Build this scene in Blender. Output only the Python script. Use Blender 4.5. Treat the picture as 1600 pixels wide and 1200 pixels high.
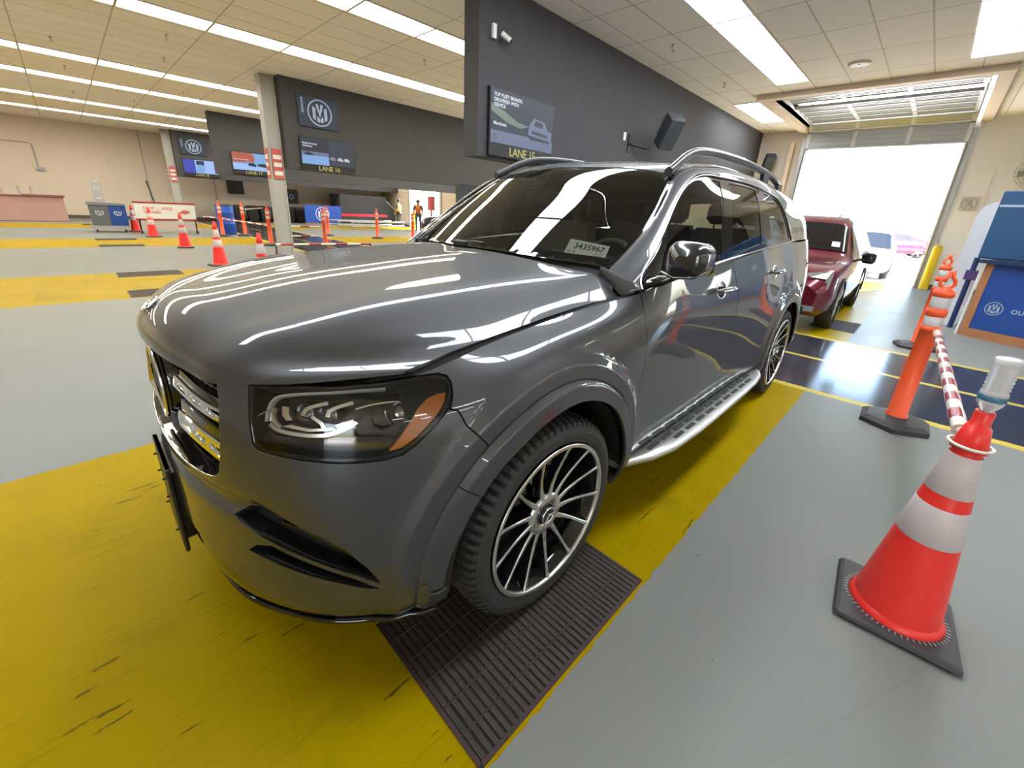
import bpy, bmesh, math, random
import numpy as np
from mathutils import Vector, Matrix, Euler
from mathutils.geometry import delaunay_2d_cdt

sc = bpy.context.scene
for _o in list(bpy.data.objects):
    bpy.data.objects.remove(_o)
COL = sc.collection
R = math.radians
random.seed(4)

# ---------------------------------------------------------------- camera, sky, exposure
F_PX, PPX, PPY = 645.889, 809.022, 552.465
cam_d = bpy.data.cameras.new('camera'); cam = bpy.data.objects.new('camera', cam_d); COL.objects.link(cam)
cam_d.sensor_width = 36; cam_d.lens = F_PX*36/1600; cam_d.clip_start = .02; cam_d.clip_end = 500
cam_d.shift_x = (800-PPX)/1600; cam_d.shift_y = (PPY-600)/1600
_R = Matrix(((0.71475771, 0.69740921, 0.05236233), (0.2645283, -0.20028062, -0.94335171), (-0.64741501, 0.68811923, -0.32763659)))
cam.matrix_world = Matrix((
    (_R[0][0], -_R[1][0], -_R[2][0], 1.73128), (_R[0][1], -_R[1][1], -_R[2][1], -1.03153),
    (_R[0][2], -_R[1][2], -_R[2][2], 1.48108), (0, 0, 0, 1)))
sc.camera = cam

world = bpy.data.worlds.new('sky'); sc.world = world; world.use_nodes = True
_n = world.node_tree.nodes; _l = world.node_tree.links; _n.clear()
_sky = _n.new('ShaderNodeTexSky'); _sky.sky_type = 'NISHITA'; _sky.sun_disc = False; _sky.sun_elevation = R(48); _sky.sun_rotation = R(200)
_sky.air_density = 1.2; _sky.dust_density = 3.0
_bg = _n.new('ShaderNodeBackground'); _bg.inputs['Strength'].default_value = 2.1
_ow = _n.new('ShaderNodeOutputWorld'); _l.new(_sky.outputs[0], _bg.inputs[0]); _l.new(_bg.outputs[0], _ow.inputs[0])
sun_d = bpy.data.lights.new('sun', 'SUN'); sun_d.energy = 38; sun_d.angle = R(.6); sun_d.color = (1, .96, .9)
sun = bpy.data.objects.new('sun', sun_d); COL.objects.link(sun); sun.rotation_euler = (R(-38), R(14), 0); sun.location = (0, 30, 30)
PANEL = 14.5            # light given by the ceiling panels
PANEL_NEAR = 17.5
sc.view_settings.view_transform = 'Standard'; sc.view_settings.look = 'None'; sc.view_settings.gamma = 1
sc.view_settings.use_curve_mapping = False
sc.view_settings.exposure = 0.18
sc.cycles.max_bounces = 8; sc.cycles.diffuse_bounces = 4; sc.cycles.glossy_bounces = 4; sc.cycles.transmission_bounces = 6
sc.cycles.transparent_max_bounces = 12; sc.cycles.caustics_reflective = False; sc.cycles.caustics_refractive = False
sc.cycles.sample_clamp_indirect = 6

# ---------------------------------------------------------------- helpers
def tag(o, label=None, cat=None, group=None, kind=None):
    if label: o['label'] = label
    if cat: o['category'] = cat
    if group: o['group'] = group
    if kind: o['kind'] = kind
    return o
def empty(name, loc=(0, 0, 0), rz=0.0, label=None, cat=None, group=None):
    o = bpy.data.objects.new(name, None); COL.objects.link(o); o.empty_display_size = .1
    o.location = loc; o.rotation_euler = (0, 0, rz)
    return tag(o, label, cat, group)
class MB:
    """collects shapes and links them as ONE mesh object"""
    def __init__(s): s.v = []; s.f = []; s.m = []; s.s = []
    def add(s, v, f, mi=0, smooth=False):
        b = len(s.v); s.v += [tuple(map(float, p)) for p in v]; s.f += [tuple(b+i for i in q) for q in f]
        s.m += [mi]*len(f); s.s += [smooth]*len(f); return s
    def box(s, x0, x1, y0, y1, z0, z1, mi=0):
        v = [(x, y, z) for z in (z0, z1) for y in (y0, y1) for x in (x0, x1)]
        return s.add(v, [(0, 2, 3, 1), (4, 5, 7, 6), (0, 1, 5, 4), (2, 6, 7, 3), (0, 4, 6, 2), (1, 3, 7, 5)], mi)
    def obox(s, c, ax, ay, az, mi=0):
        """box with half axes ax ay az about c"""
        c, ax, ay, az = map(Vector, (c, ax, ay, az))
        v = [c+ax*i+ay*j+az*k for k in (-1, 1) for j in (-1, 1) for i in (-1, 1)]
        return s.add(v, [(0, 2, 3, 1), (4, 5, 7, 6), (0, 1, 5, 4), (2, 6, 7, 3), (0, 4, 6, 2), (1, 3, 7, 5)], mi)
    def bbox(s, x0, x1, y0, y1, z0, z1, b=.01, mi=0):
        """box with bevelled upright and top edges"""
        b = min(b, (x1-x0)/2.01, (y1-y0)/2.01, (z1-z0)/2.01)
        def ring(i, z):
            a = b*.3
            return [(x0+i+b, y0+i, z), (x1-i-b, y0+i, z), (x1-i-a, y0+i+a, z), (x1-i, y0+i+b, z), (x1-i, y1-i-b, z), (x1-i-a, y1-i-a, z), (x1-i-b, y1-i, z),
                    (x0+i+b, y1-i, z), (x0+i+a, y1-i-a, z), (x0+i, y1-i-b, z), (x0+i, y0+i+b, z), (x0+i+a, y0+i+a, z)]
        return s.rings([ring(b*.8, z0), ring(0, z0+b), ring(0, z1-b), ring(b*.3, z1-b*.3), ring(b, z1)], mi, caps=True, smooth=False)
    def rings(s, rr, mi=0, caps=False, smooth=True, close=True):
        n = len(rr[0]); v = [p for r_ in rr for p in r_]; f = []
        for i in range(len(rr)-1):
            for j in range(n if close else n-1):
                k = (j+1) % n; f.append((i*n+j, i*n+k, (i+1)*n+k, (i+1)*n+j))
        s.add(v, f, mi, smooth)
        if caps:
            s.add(rr[0], [tuple(range(n))[::-1]], mi); s.add(rr[-1], [tuple(range(n))], mi)
        return s
    def lathe(s, prof, c=(0, 0, 0), n=32, mi=0, caps=True, smooth=True, axis='z', a0=0.0):
        """prof: (radius, height)"""
        def P(r, h, a):
            x, y = r*math.cos(a), r*math.sin(a)
            q = {'z': (x, y, h), 'x': (h, x, y), 'y': (y, h, x)}[axis]
            return (c[0]+q[0], c[1]+q[1], c[2]+q[2])
        rr = [[P(r, h, a0+2*math.pi*j/n) for j in range(n)] for r, h in prof]
        return s.rings(rr, mi, caps, smooth)
    def cyl(s, p0, p1, r, r1=None, n=12, mi=0, smooth=True):
        return s.tube([p0, p1], [r, r if r1 is None else r1], n, mi, smooth)
    def tube(s, pts, r, n=10, mi=0, smooth=True, close=False):
        pts = [Vector(p) for p in pts]; rr = []; up = None
        rad = r if isinstance(r, (list, tuple)) else [r]*len(pts); m = len(pts)
        for i, p in enumerate(pts):
            a = pts[(i-1) % m] if (close or i) else p; b = pts[(i+1) % m] if (close or i < m-1) else p
            t = (b-a).normalized()
            if up is None: up = Vector((0, 0, 1)) if abs(t.z) < .9 else Vector((1, 0, 0))
            x = t.cross(up).normalized(); up = x.cross(t).normalized()
            rr.append([p+(x*math.cos(2*math.pi*j/n)+up*math.sin(2*math.pi*j/n))*rad[i] for j in range(n)])
        if close: return s.rings(rr+[rr[0]], mi, False, smooth)
        return s.rings(rr, mi, True, smooth)
    def prism(s, poly, a, b, fn, mi=0):
        """polygon (p, q) extruded from a to b; fn(p, q, t) gives the point"""
        n = len(poly)
        v = [fn(p, q, a) for p, q in poly]+[fn(p, q, b) for p, q in poly]
        return s.add(v, [tuple(range(n)), tuple(range(2*n-1, n-1, -1))]+[(i, i+n, (i+1) % n+n, (i+1) % n) for i in range(n)], mi)
    def build(s, name, mats, parent=None, loc=None, normals=None, fix=True):
        me = bpy.data.meshes.new(name); me.from_pydata(s.v, [], s.f)
        mats = mats if isinstance(mats, (list, tuple)) else [mats]
        for m in mats: me.materials.append(m)
        me.polygons.foreach_set('material_index', s.m); me.polygons.foreach_set('use_smooth', s.s)
        if fix and normals is None:
            bm = bmesh.new(); bm.from_mesh(me); bmesh.ops.recalc_face_normals(bm, faces=bm.faces); bm.to_mesh(me); bm.free()
        me.update()
        if normals is not None:
            me.normals_split_custom_set_from_vertices([tuple(n) for n in normals])
        o = bpy.data.objects.new(name, me); COL.objects.link(o)
        if parent: o.parent = parent
        if loc: o.location = loc
        return o
def children(o): return [c for c in bpy.data.objects if c.parent == o]
def copy_tree(o, parent=None):
    c = o.copy(); COL.objects.link(c)
    if parent: c.parent = parent
    for ch in children(o): copy_tree(ch, c)
    return c
_fonts = {}
def text_mb(mb, txt, size, fn, mi=0, depth=.003, bold=False, align='LEFT', space=1.0):
    """letters as solid shapes; fn(x, y, z) places them"""
    cu = bpy.data.curves.new('t', 'FONT'); cu.body = txt; cu.size = size; cu.extrude = depth/2; cu.align_x = align
    cu.space_character = space; cu.resolution_u = 3
    if bold: cu.offset = size*.018
    o = bpy.data.objects.new('t', cu); COL.objects.link(o); bpy.context.view_layer.update()
    me = bpy.data.meshes.new_from_object(o.evaluated_get(bpy.context.evaluated_depsgraph_get()))
    mb.add([fn(*v.co) for v in me.vertices], [tuple(p.vertices) for p in me.polygons], mi)
    bpy.data.objects.remove(o); bpy.data.curves.remove(cu); bpy.data.meshes.remove(me)
    return mb

# ---------------------------------------------------------------- materials
def mat(name, col, rough=.5, metal=0.0, coat=0.0, coat_r=.03, spec=.5, emit=None, es=1.0, trans=0.0, ior=1.45, alpha=None):
    m = bpy.data.materials.new(name); m.use_nodes = True; b = m.node_tree.nodes['Principled BSDF']
    b.inputs['Base Color'].default_value = (*col, 1); b.inputs['Roughness'].default_value = rough; b.inputs['Metallic'].default_value = metal
    b.inputs['Coat Weight'].default_value = coat; b.inputs['Coat Roughness'].default_value = coat_r; b.inputs['Specular IOR Level'].default_value = spec
    b.inputs['IOR'].default_value = ior
    if emit: b.inputs['Emission Color'].default_value = (*emit, 1); b.inputs['Emission Strength'].default_value = es
    if trans: b.inputs['Transmission Weight'].default_value = trans
    return m
class NT:
    def __init__(s, m): s.m = m; s.t = m.node_tree; s.b = s.t.nodes['Principled BSDF']
    def n(s, typ, **kw):
        o = s.t.nodes.new(typ)
        for k, v in kw.items():
            if k.startswith('i_'): o.inputs[k[2:].replace('_', ' ')].default_value = v
            else: setattr(o, k, v)
        return o
    def l(s, a, b): s.t.links.new(a, b)
    def math(s, op, a, b=None, c=None):
        o = s.n('ShaderNodeMath', operation=op)
        for i, x in enumerate((a, b, c)):
            if x is None: continue
            if isinstance(x, (int, float)): o.inputs[i].default_value = x
            else: s.l(x, o.inputs[i])
        return o.outputs[0]
    def mix(s, f, a, b):
        o = s.n('ShaderNodeMix', data_type='RGBA')
        for i, x in ((0, f), (6, a), (7, b)):
            if isinstance(x, (int, float)): o.inputs[i].default_value = x
            elif isinstance(x, tuple): o.inputs[i].default_value = (*x, 1)
            else: s.l(x, o.inputs[i])
        return o.outputs[2]
    def noise(s, scale, detail=3, vec=None, rough=.5):
        o = s.n('ShaderNodeTexNoise'); o.inputs['Scale'].default_value = scale; o.inputs['Detail'].default_value = detail; o.inputs['Roughness'].default_value = rough
        if vec is not None: s.l(vec, o.inputs['Vector'])
        return o.outputs['Fac']
    def obj(s): return s.n('ShaderNodeTexCoord').outputs['Object']
    def bump(s, h, strength=.2, dist=.01):
        o = s.n('ShaderNodeBump'); o.inputs['Strength'].default_value = strength; o.inputs['Distance'].default_value = dist
        s.l(h, o.inputs['Height']); s.l(o.outputs[0], s.b.inputs['Normal'])
def noisy(name, col, col2, scale, rough=.5, bump=0.0, bdist=.002, **kw):
    m = mat(name, col, rough, **kw); t = NT(m); v = t.obj(); f = t.noise(scale, 4, v)
    t.l(t.mix(f, col, col2), t.b.inputs['Base Color'])
    if bump: t.bump(t.noise(scale*3, 4, v), bump, bdist)
    return m
def clear_mat(name, tint=(1, 1, 1), ior=1.5, dark=0.0):
    """thin clear sheet: mirror reflection at the surface, straight view through"""
    m = bpy.data.materials.new(name); m.use_nodes = True; t = m.node_tree; t.nodes.clear()
    out = t.nodes.new('ShaderNodeOutputMaterial'); mx = t.nodes.new('ShaderNodeMixShader'); fr = t.nodes.new('ShaderNodeFresnel'); fr.inputs['IOR'].default_value = ior
    tr = t.nodes.new('ShaderNodeBsdfTransparent'); tr.inputs['Color'].default_value = (*tint, 1)
    gl = t.nodes.new('ShaderNodeBsdfGlossy'); gl.inputs['Roughness'].default_value = 0.0; gl.inputs['Color'].default_value = (1, 1, 1, 1)
    t.links.new(fr.outputs[0], mx.inputs[0]); t.links.new(tr.outputs[0], mx.inputs[1]); t.links.new(gl.outputs[0], mx.inputs[2]); t.links.new(mx.outputs[0], out.inputs[0])
    return m

M = {}
M['paint'] = mat('grey metallic paint', (.05, .05, .05), .47, .7, coat=1.0, coat_r=.02)
_t = NT(M['paint']); _fl = _t.noise(900, 1, _t.obj()); _t.l(_t.mix(_fl, (.044, .046, .051), (.080, .083, .091)), _t.b.inputs['Base Color'])
M['gloss'] = mat('gloss black plastic', (.006, .006, .007), .06, coat=.5)
M['blk'] = mat('satin black plastic', (.012, .012, .013), .42)
M['void'] = mat('dark inner body', (.006, .006, .006), .8)
M['rubber'] = noisy('tyre rubber', (.018, .018, .018), (.032, .031, .03), 14, .62, .15, .002)
M['chrome'] = mat('chrome', (.86, .86, .86), .06, 1.0)
M['alu'] = mat('brushed aluminium', (.62, .62, .60), .28, 1.0)
M['mach'] = mat('machined alloy', (.66, .65, .63), .24, .9, coat=.6)
M['lens'] = clear_mat('clear lamp cover', (.92, .93, .93), 1.5)
M['glass'] = clear_mat('windscreen glass', (.82, .88, .84), 1.52)
M['privacy'] = clear_mat('tinted side glass', (.20, .22, .22), 1.52)
M['amber'] = mat('amber reflector', (.60, .16, .01), .2, coat=1)
M['white'] = mat('white plastic', (.72, .72, .72), .4)
M['paper'] = mat('white paper', (.80, .78, .72), .6)
M['ink'] = mat('black ink', (.015, .015, .015), .6)
M['cone'] = mat('orange-red cone plastic', (.82, .035, .028), .35)
M['coneo'] = mat('orange post plastic', (.84, .10, .028), .4)
M['reflect'] = noisy('reflective sleeve', (.60, .52, .53), (.52, .45, .46), 60, .35, .1)
M['red'] = mat('dark red tape', (.30, .02, .03), .3, coat=.5)
M['cream'] = mat('cream pvc pipe', (.72, .70, .62), .25, coat=.5)
M['rubbase'] = noisy('black recycled rubber', (.03, .03, .034), (.05, .05, .055), 120, .6, .3, .001)
M['blue'] = mat('blue panel', (.018, .065, .27), .35)
M['wood'] = noisy('light oak', (.42, .19, .09), (.33, .14, .06), 9, .45)
M['steel'] = mat('galvanised steel', (.45, .45, .44), .4, .8)
M['yellow'] = mat('safety yellow', (.75, .52, .02), .4)
M['seat'] = mat('dark leather', (.035, .034, .033), .55)
M['dash'] = mat('dark dashboard', (.022, .022, .023), .6)
M['lamp'] = mat('light diffuser', (.9, .9, .85), .5, emit=(1.0, .93, .79), es=PANEL)
M['lampn'] = mat('daylight diffuser', (.9, .9, .9), .5, emit=(.90, .95, 1.0), es=PANEL_NEAR)
M['frame'] = mat('white steel frame', (.62, .58, .52), .5)
# ---------------------------------------------------------------- the hall
XL, XR, YB, YE, ZC = -28.2, 14.0, -9.0, 15.2, 4.25
LANES = [14.90, 7.41, -.085, -7.58, -15.07, -22.57]
def floor_mat():
    m = mat('painted epoxy floor', (.3, .31, .3), .3, coat=0.0, spec=.5, ior=1.09); t = NT(m); co = t.obj()
    sx = t.n('ShaderNodeSeparateXYZ'); t.l(co, sx.inputs[0]); X, Y = sx.outputs[0], sx.outputs[1]
    wob = t.math('MULTIPLY', t.math('SUBTRACT', t.noise(14, 3, co), .5), .03)
    Xw = t.math('ADD', X, wob); Yw = t.math('ADD', Y, wob)
    def band(v, a, b): return t.math('MULTIPLY', t.math('GREATER_THAN', v, a), t.math('LESS_THAN', v, b))
    def orr(*a):
        r = a[0]
        for x in a[1:]: r = t.math('MAXIMUM', r, x)
        return r
    lane = orr(*[band(Xw, c-1.310, c+1.318) for c in LANES])
    cross = band(Yw, 3.62, 5.98); lines = orr(band(Yw, 3.52, 3.62), band(Yw, 4.77, 4.85), band(Yw, 5.98, 6.08))
    grey = t.mix(t.noise(1.1, 5, co), (.170, .182, .172), (.225, .232, .220))
    mo = t.noise(.35, 3, co); grey = t.mix(t.math('MULTIPLY', mo, .35), grey, (.26, .26, .245))
    yel = t.mix(t.noise(2.5, 6, co, .6), (.27, .185, .0005), (.37, .255, .001))
    # rubber scuffs drawn out along the lane, tyre dirt in patches
    mp = t.n('ShaderNodeMapping'); mp.inputs['Scale'].default_value = (26, 2.6, 1); mp.inputs['Rotation'].default_value = (0, 0, R(-3)); t.l(co, mp.inputs['Vector'])
    st = t.noise(1, 5, mp.outputs[0], .65)
    area = t.noise(.9, 2, co); sc1 = t.math('MULTIPLY', t.math('GREATER_THAN', st, .655), t.math('GREATER_THAN', area, .50))
    mp2 = t.n('ShaderNodeMapping'); mp2.inputs['Scale'].default_value = (60, 3, 1); t.l(co, mp2.inputs['Vector'])
    st2 = t.math('MULTIPLY', t.math('GREATER_THAN', t.noise(1, 3, mp2.outputs[0], .6), .60), .30)
    dirt = t.n('ShaderNodeMapRange', interpolation_type='SMOOTHSTEP'); dirt.inputs['From Min'].default_value = .52; dirt.inputs['From Max'].default_value = .78; dirt.inputs['To Max'].default_value = .5
    t.l(t.noise(1.7, 6, co, .7), dirt.inputs[0])
    wear = orr(t.math('MULTIPLY', sc1, .85), t.math('MULTIPLY', st2, area), dirt.outputs[0])
    yel = t.mix(t.math('MULTIPLY', wear, band(Y, -1.6, 2.0)), yel, (.065, .055, .012))
    blk = t.mix(t.noise(3, 4, co), (.022, .024, .034), (.038, .04, .052))
    c = t.mix(lane, grey, yel); c = t.mix(cross, c, blk); c = t.mix(lines, c, (.50, .40, .08))
    # fine hairline cracks and specks
    vo = t.n('ShaderNodeTexVoronoi', feature='DISTANCE_TO_EDGE'); vo.inputs['Scale'].default_value = .42; t.l(co, vo.inputs['Vector'])
    c = t.mix(t.math('MULTIPLY', t.math('LESS_THAN', vo.outputs['Distance'], .0006), .10), c, (.08, .08, .06))
    sp = t.math('GREATER_THAN', t.noise(38, 1, co), .80); c = t.mix(t.math('MULTIPLY', sp, .6), c, (.07, .07, .065))
    t.l(c, t.b.inputs['Base Color'])
    ro = t.math('ADD', t.math('MULTIPLY', t.noise(2.2, 5, co), .16), .26); ro = t.math('MULTIPLY', ro, t.math('SUBTRACT', 1, t.math('MULTIPLY', cross, .55))); t.l(ro, t.b.inputs['Roughness'])
    t.l(t.math('ADD', 1.09, t.math('MULTIPLY', cross, .22)), t.b.inputs['IOR'])
    t.bump(t.noise(.8, 4, co), .05, .02)
    return m
def ceiling_mat():
    m = mat('ceiling tiles', (.6, .52, .4), .85); t = NT(m); co = t.obj()
    sx = t.n('ShaderNodeSeparateXYZ'); t.l(co, sx.inputs[0])
    def seam(v, step, off, w):
        f = t.math('FRACT', t.math('DIVIDE', t.math('SUBTRACT', v, off), step))
        return t.math('LESS_THAN', t.math('ABSOLUTE', t.math('SUBTRACT', f, .5)), w/step)
    g = t.math('MAXIMUM', seam(sx.outputs[0], .61, -.9+.305, .011), seam(sx.outputs[1], 1.22, .13+.61, .011))
    pid = t.n('ShaderNodeTexWhiteNoise', noise_dimensions='2D')
    cb = t.n('ShaderNodeCombineXYZ'); t.l(t.math('FLOOR', t.math('DIVIDE', t.math('SUBTRACT', sx.outputs[0], -.9), .61)), cb.inputs[0]); t.l(t.math('FLOOR', t.math('DIVIDE', t.math('SUBTRACT', sx.outputs[1], .13), 1.22)), cb.inputs[1])
    t.l(cb.outputs[0], pid.inputs['Vector'])
    base = t.mix(pid.outputs['Value'], (.83, .79, .74), (.88, .84, .79))
    base = t.mix(t.math('MULTIPLY', t.noise(1.3, 4, co), .18), base, (.78, .71, .62))
    t.l(t.mix(t.math('MULTIPLY', g, .62), base, (.30, .25, .18)), t.b.inputs['Base Color'])
    t.bump(t.noise(60, 4, co), .2, .003)
    return m
M['floor'] = floor_mat(); M['ceil'] = ceiling_mat()
M['wall'] = noisy('cream painted wall', (.66, .57, .48), (.61, .53, .44), .8, .75, .1, .004)
M['wallr'] = noisy('grey painted wall', (.90, .88, .88), (.86, .84, .84), .9, .75, .1, .004)
M['carpet'] = noisy('charcoal wall carpet', (.036, .036, .039), (.074, .074, .079), 55, .95, .5, .004)
M['base'] = mat('dark skirting', (.10, .08, .07), .5)
M['concrete'] = noisy('pale concrete yard', (.62, .60, .57), (.52, .51, .48), .4, .8)
M['doormetal'] = mat('ribbed steel door', (.46, .47, .48), .42, .35)
M['strut'] = mat('white door strut', (.72, .72, .74), .45, .1)
M['cream2'] = mat('cream trim', (.64, .52, .40), .6)
def struct(mb, name, mats, **kw):
    o = mb.build(name, mats, **kw); o['kind'] = 'structure'; return o
mb = MB(); mb.box(XL-.2, XR+.2, YB-.2, YE+.12, -.2, 0); fl = struct(mb, 'floor', M['floor'])
RX0, RX1, RY0 = -1.86, 1.78, 10.75                    # ceiling pocket that takes the raised door
mb = MB()
mb.box(XL-.2, RX0, YB-.2, YE+.2, ZC, ZC+.3); mb.box(RX1, XR+.2, YB-.2, YE+.2, ZC, ZC+.3); mb.box(RX0, RX1, YB-.2, RY0, ZC, ZC+.3)
struct(mb, 'ceiling', M['ceil'])
mb = MB(); mb.box(RX0-.02, RX1+.02, RY0, YE, ZC+.62, ZC+.7); mb.box(RX0-.05, RX0, RY0, YE, ZC+.01, ZC+.66); mb.box(RX1, RX1+.05, RY0, YE, ZC+.01, ZC+.66); mb.box(RX0, RX1, RY0-.05, RY0, ZC+.01, ZC+.66)
struct(mb, 'trim_1', M['wallr'])
mb = MB(); w = .20
mb.box(RX0-w, RX0, RY0-w, YE, ZC-.10, ZC-.002); mb.box(RX1, RX1+w, RY0-w, YE, ZC-.10, ZC-.002); mb.box(RX0, RX1, RY0-w, RY0, ZC-.10, ZC-.002)
struct(mb, 'trim_2', M['cream2'])
mb = MB(); mb.box(XL-.2, XL, YB-.2, YE+.2, 0, ZC); struct(mb, 'wall_left', M['wall'])
mb = MB(); mb.box(XR, XR+.2, YB-.2, YE+.2, 0, ZC); struct(mb, 'wall_right', M['wallr'])
mb = MB()
for a, b in ((XL, 5.63), (9.19, XR)): mb.box(a, b, YB-.2, YB, 0, ZC)
mb.box(5.63, 9.19, YB-.2, YB, 3.66, ZC); struct(mb, 'wall_front', M['wall'])
DOORS = [(c-1.78, c+1.78) for c in LANES[1:]]; DOORS[1] = (-1.86, 1.70)
DH = 3.66
mb = MB(); xs = [XL]+[x for d in sorted(DOORS) for x in d]+[XR]
for i in range(0, len(xs), 2): mb.box(xs[i], xs[i+1], YE, YE+.2, 0, ZC+.7, mi=0 if xs[i] < -5 else 1)
for a, b in DOORS: mb.box(a, b, YE, YE+.2, DH, ZC+.7, mi=1)
struct(mb, 'wall_back', [M['wall'], M['wallr']])
mb = MB(); mb.box(XL, XL+.02, YB, YE, 0, .14)
struct(mb, 'baseboard_left', M['base'])
mb = MB()
for i in range(0, len(xs), 2): mb.box(xs[i]+.05, xs[i+1]-.05, YE-.02, YE, 0, .13)
struct(mb, 'baseboard_back', M['base'])
mb = MB()                                              # steel jambs of every doorway
for a, b in DOORS:
    for x, s in ((a, 1), (b, -1)):
        mb.box(min(x, x+s*.07), max(x, x+s*.07), YE-.06, YE+.22, 0, DH); mb.box(min(x, x-s*.10), max(x, x-s*.10), YE-.07, YE-.001, 0, DH+.35)
struct(mb, 'trim_3', M['doormetal'])
mb = MB(); mb.box(XL-20, XR+30, YE+.12, YE+90, -.22, -.02); mb.box(XL-20, XR+30, YB-60, YB-.2, -.22, -.02); struct(mb, 'floor_outside', M['concrete'])
# raised sectional doors: a run of ribbed panels that turns from upright to level
def sectional_door(name, a, b, panels):
    root = empty(name, ((a+b)/2, YE-.1, DH)); root['kind'] = 'structure'
    w = (b-a)/2-.005
    for (y0, z0), (y1, z1) in panels:
        mb = MB(); d = Vector((0, y1-y0, z1-z0)); L = d.length; t = d.normalized(); n = Vector((0, -t.z, t.y))
        c = Vector((0, (y0+y1)/2, (z0+z1)/2)); X = Vector((1, 0, 0))
        mb.obox(c, X*w, t*(L/2-.006), n*.004)
        for k in range(3): mb.obox(c+t*L*(-.24+.24*k), X*w, t*.030, n*.020)
        mb.obox(c-t*(L/2-.02), X*w, t*.016, n*.034, 1); mb.obox(c+t*(L/2-.02), X*w, t*.016, n*.034)
        for x in (-w+.05, -w/3, w/3, w-.05): mb.obox(c+X*x-n*.002, X*.045, t*(L/2-.01), n*.036, 1)
        mb.build('door_section', [M['doormetal'], M['strut']], root)
    return root
sectional_door('door_1', -1.86, 1.70, [((0, 0), (0, .50)), ((-.005, .51), (-.12, .70))]+[((-.14-.53*k, .74), (-.14-.53*k-.525, .74)) for k in (0, 1, 2, 3, 5, 6, 7)])
mb = MB()
for x in (-1.83, 1.67):
    mb.tube([(x, YE-.1, 0), (x, YE-.1, DH+.5), (x, YE-.25, DH+.70), (x, RY0+.1, DH+.76)], .03, 6)
mb.cyl((-1.8, RY0+.15, DH+.80), (1.65, RY0+.15, DH+.80), .04, n=10)
struct(mb, 'trim_4', M['steel'])
mb = MB(); mb.cyl((-1.66-.55, YE-.16, 0), (-1.66-.55, YE-.16, 3.9), .075, n=16)
tag(mb.build('downpipe', M['cream2']), 'cream upright pipe in the corner left of the open doorway', 'pipe')

# ---------------------------------------------------------------- ceiling lights
r = empty('strip_light', (-.05, 14.5, ZC+.60), 0, 'long white strip light in the pocket above the raised door', 'light')  # lamp added to show as a bright band through the open door section
q = MB(); q.box(-1.75, 1.75, -.32, .32, -.03, 0); q.build('housing', M['frame'], r)
q = MB(); q.box(-1.72, 1.72, -.29, .29, -.045, -.031); q.build('tube', M['lampn'], r)
def ceiling_light(x, y, near):
    r = empty('ceiling_light', (x, y, ZC)); f = MB()
    for s in (-1, 1):
        f.box(min(s*.285, s*.303), max(s*.285, s*.303), -.606, .606, -.02, -.001); f.box(-.285, .285, min(s*.590, s*.606), max(s*.590, s*.606), -.02, -.001)
    f.build('frame', M['frame'], r)
    d = MB(); d.box(-.284, .284, -.589, .589, -.012, -.004); d.build('diffuser', M['lampn'] if near else M['lamp'], r)
    return r
pa = ceiling_light(-1.2, .74, True); pb = ceiling_light(-5.38, .74, False)
first = {True: pa, False: pb}; used = {True: False, False: False}
STRIPS = [(-1.2, -3.0, 9.8, 1), (-2.45, 12.3, 13.6, 1), (1.66, 1.3, 10.1, 1), (9.3, -4, 12, 1), (12.6, -4, 12, 1),
          (-5.38, -3.0, 13.5, 0), (-8.36, -5.4, 13.5, 0), (-13.36, -7.9, 13.5, 0), (-16.34, -7.9, 13.5, 0), (-20.65, -7.9, 13.5, 0), (-24.2, -7.9, 13.5, 0)]
rowname = {-1.2: 'the strip above the grey SUV', -2.45: 'the pair by the partition end', 1.66: 'the top right strip', 5.4: 'the first right-hand row', 9.3: 'the second right-hand row', 12.6: 'the last right-hand row',
           -5.38: 'the row past the nearest partition', -8.36: 'the row short of the middle partition', -13.36: 'the row just past the middle partition', -16.34: 'the row short of the third partition', -20.65: 'the second row off the far wall', -24.2: 'the row nearest the far wall'}
for X, y0, y1, near in STRIPS:
    made = []; near = bool(near); n = int(round((y1-y0)/1.22)); yy = .74+1.22*math.floor((y0-.13)/1.22)
    k = 0
    while yy < y1:
        if X > 4 and k % 2: yy += 1.22; k += 1; continue
        o = first[near] if not used[near] else copy_tree(first[near]); used[near] = True
        yv = yy if X not in (-1.2, 1.66, -2.45) else yy-.03
        o.location = (X, yv, ZC)
        made.append(o); yy += 1.22; k += 1
    ORD = ['first', 'second', 'third', 'fourth', 'fifth', 'sixth', 'seventh', 'eighth', 'ninth', 'tenth', 'eleventh', 'twelfth', 'thirteenth', 'fourteenth', 'fifteenth', 'sixteenth', 'seventeenth', 'eighteenth', 'nineteenth', 'twentieth']
    for i, o in enumerate(made[::-1]): tag(o, 'glowing ceiling panel, %s from the back wall in %s' % (ORD[i], rowname[X]), 'ceiling light', 'ceiling lights in '+rowname[X])

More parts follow.
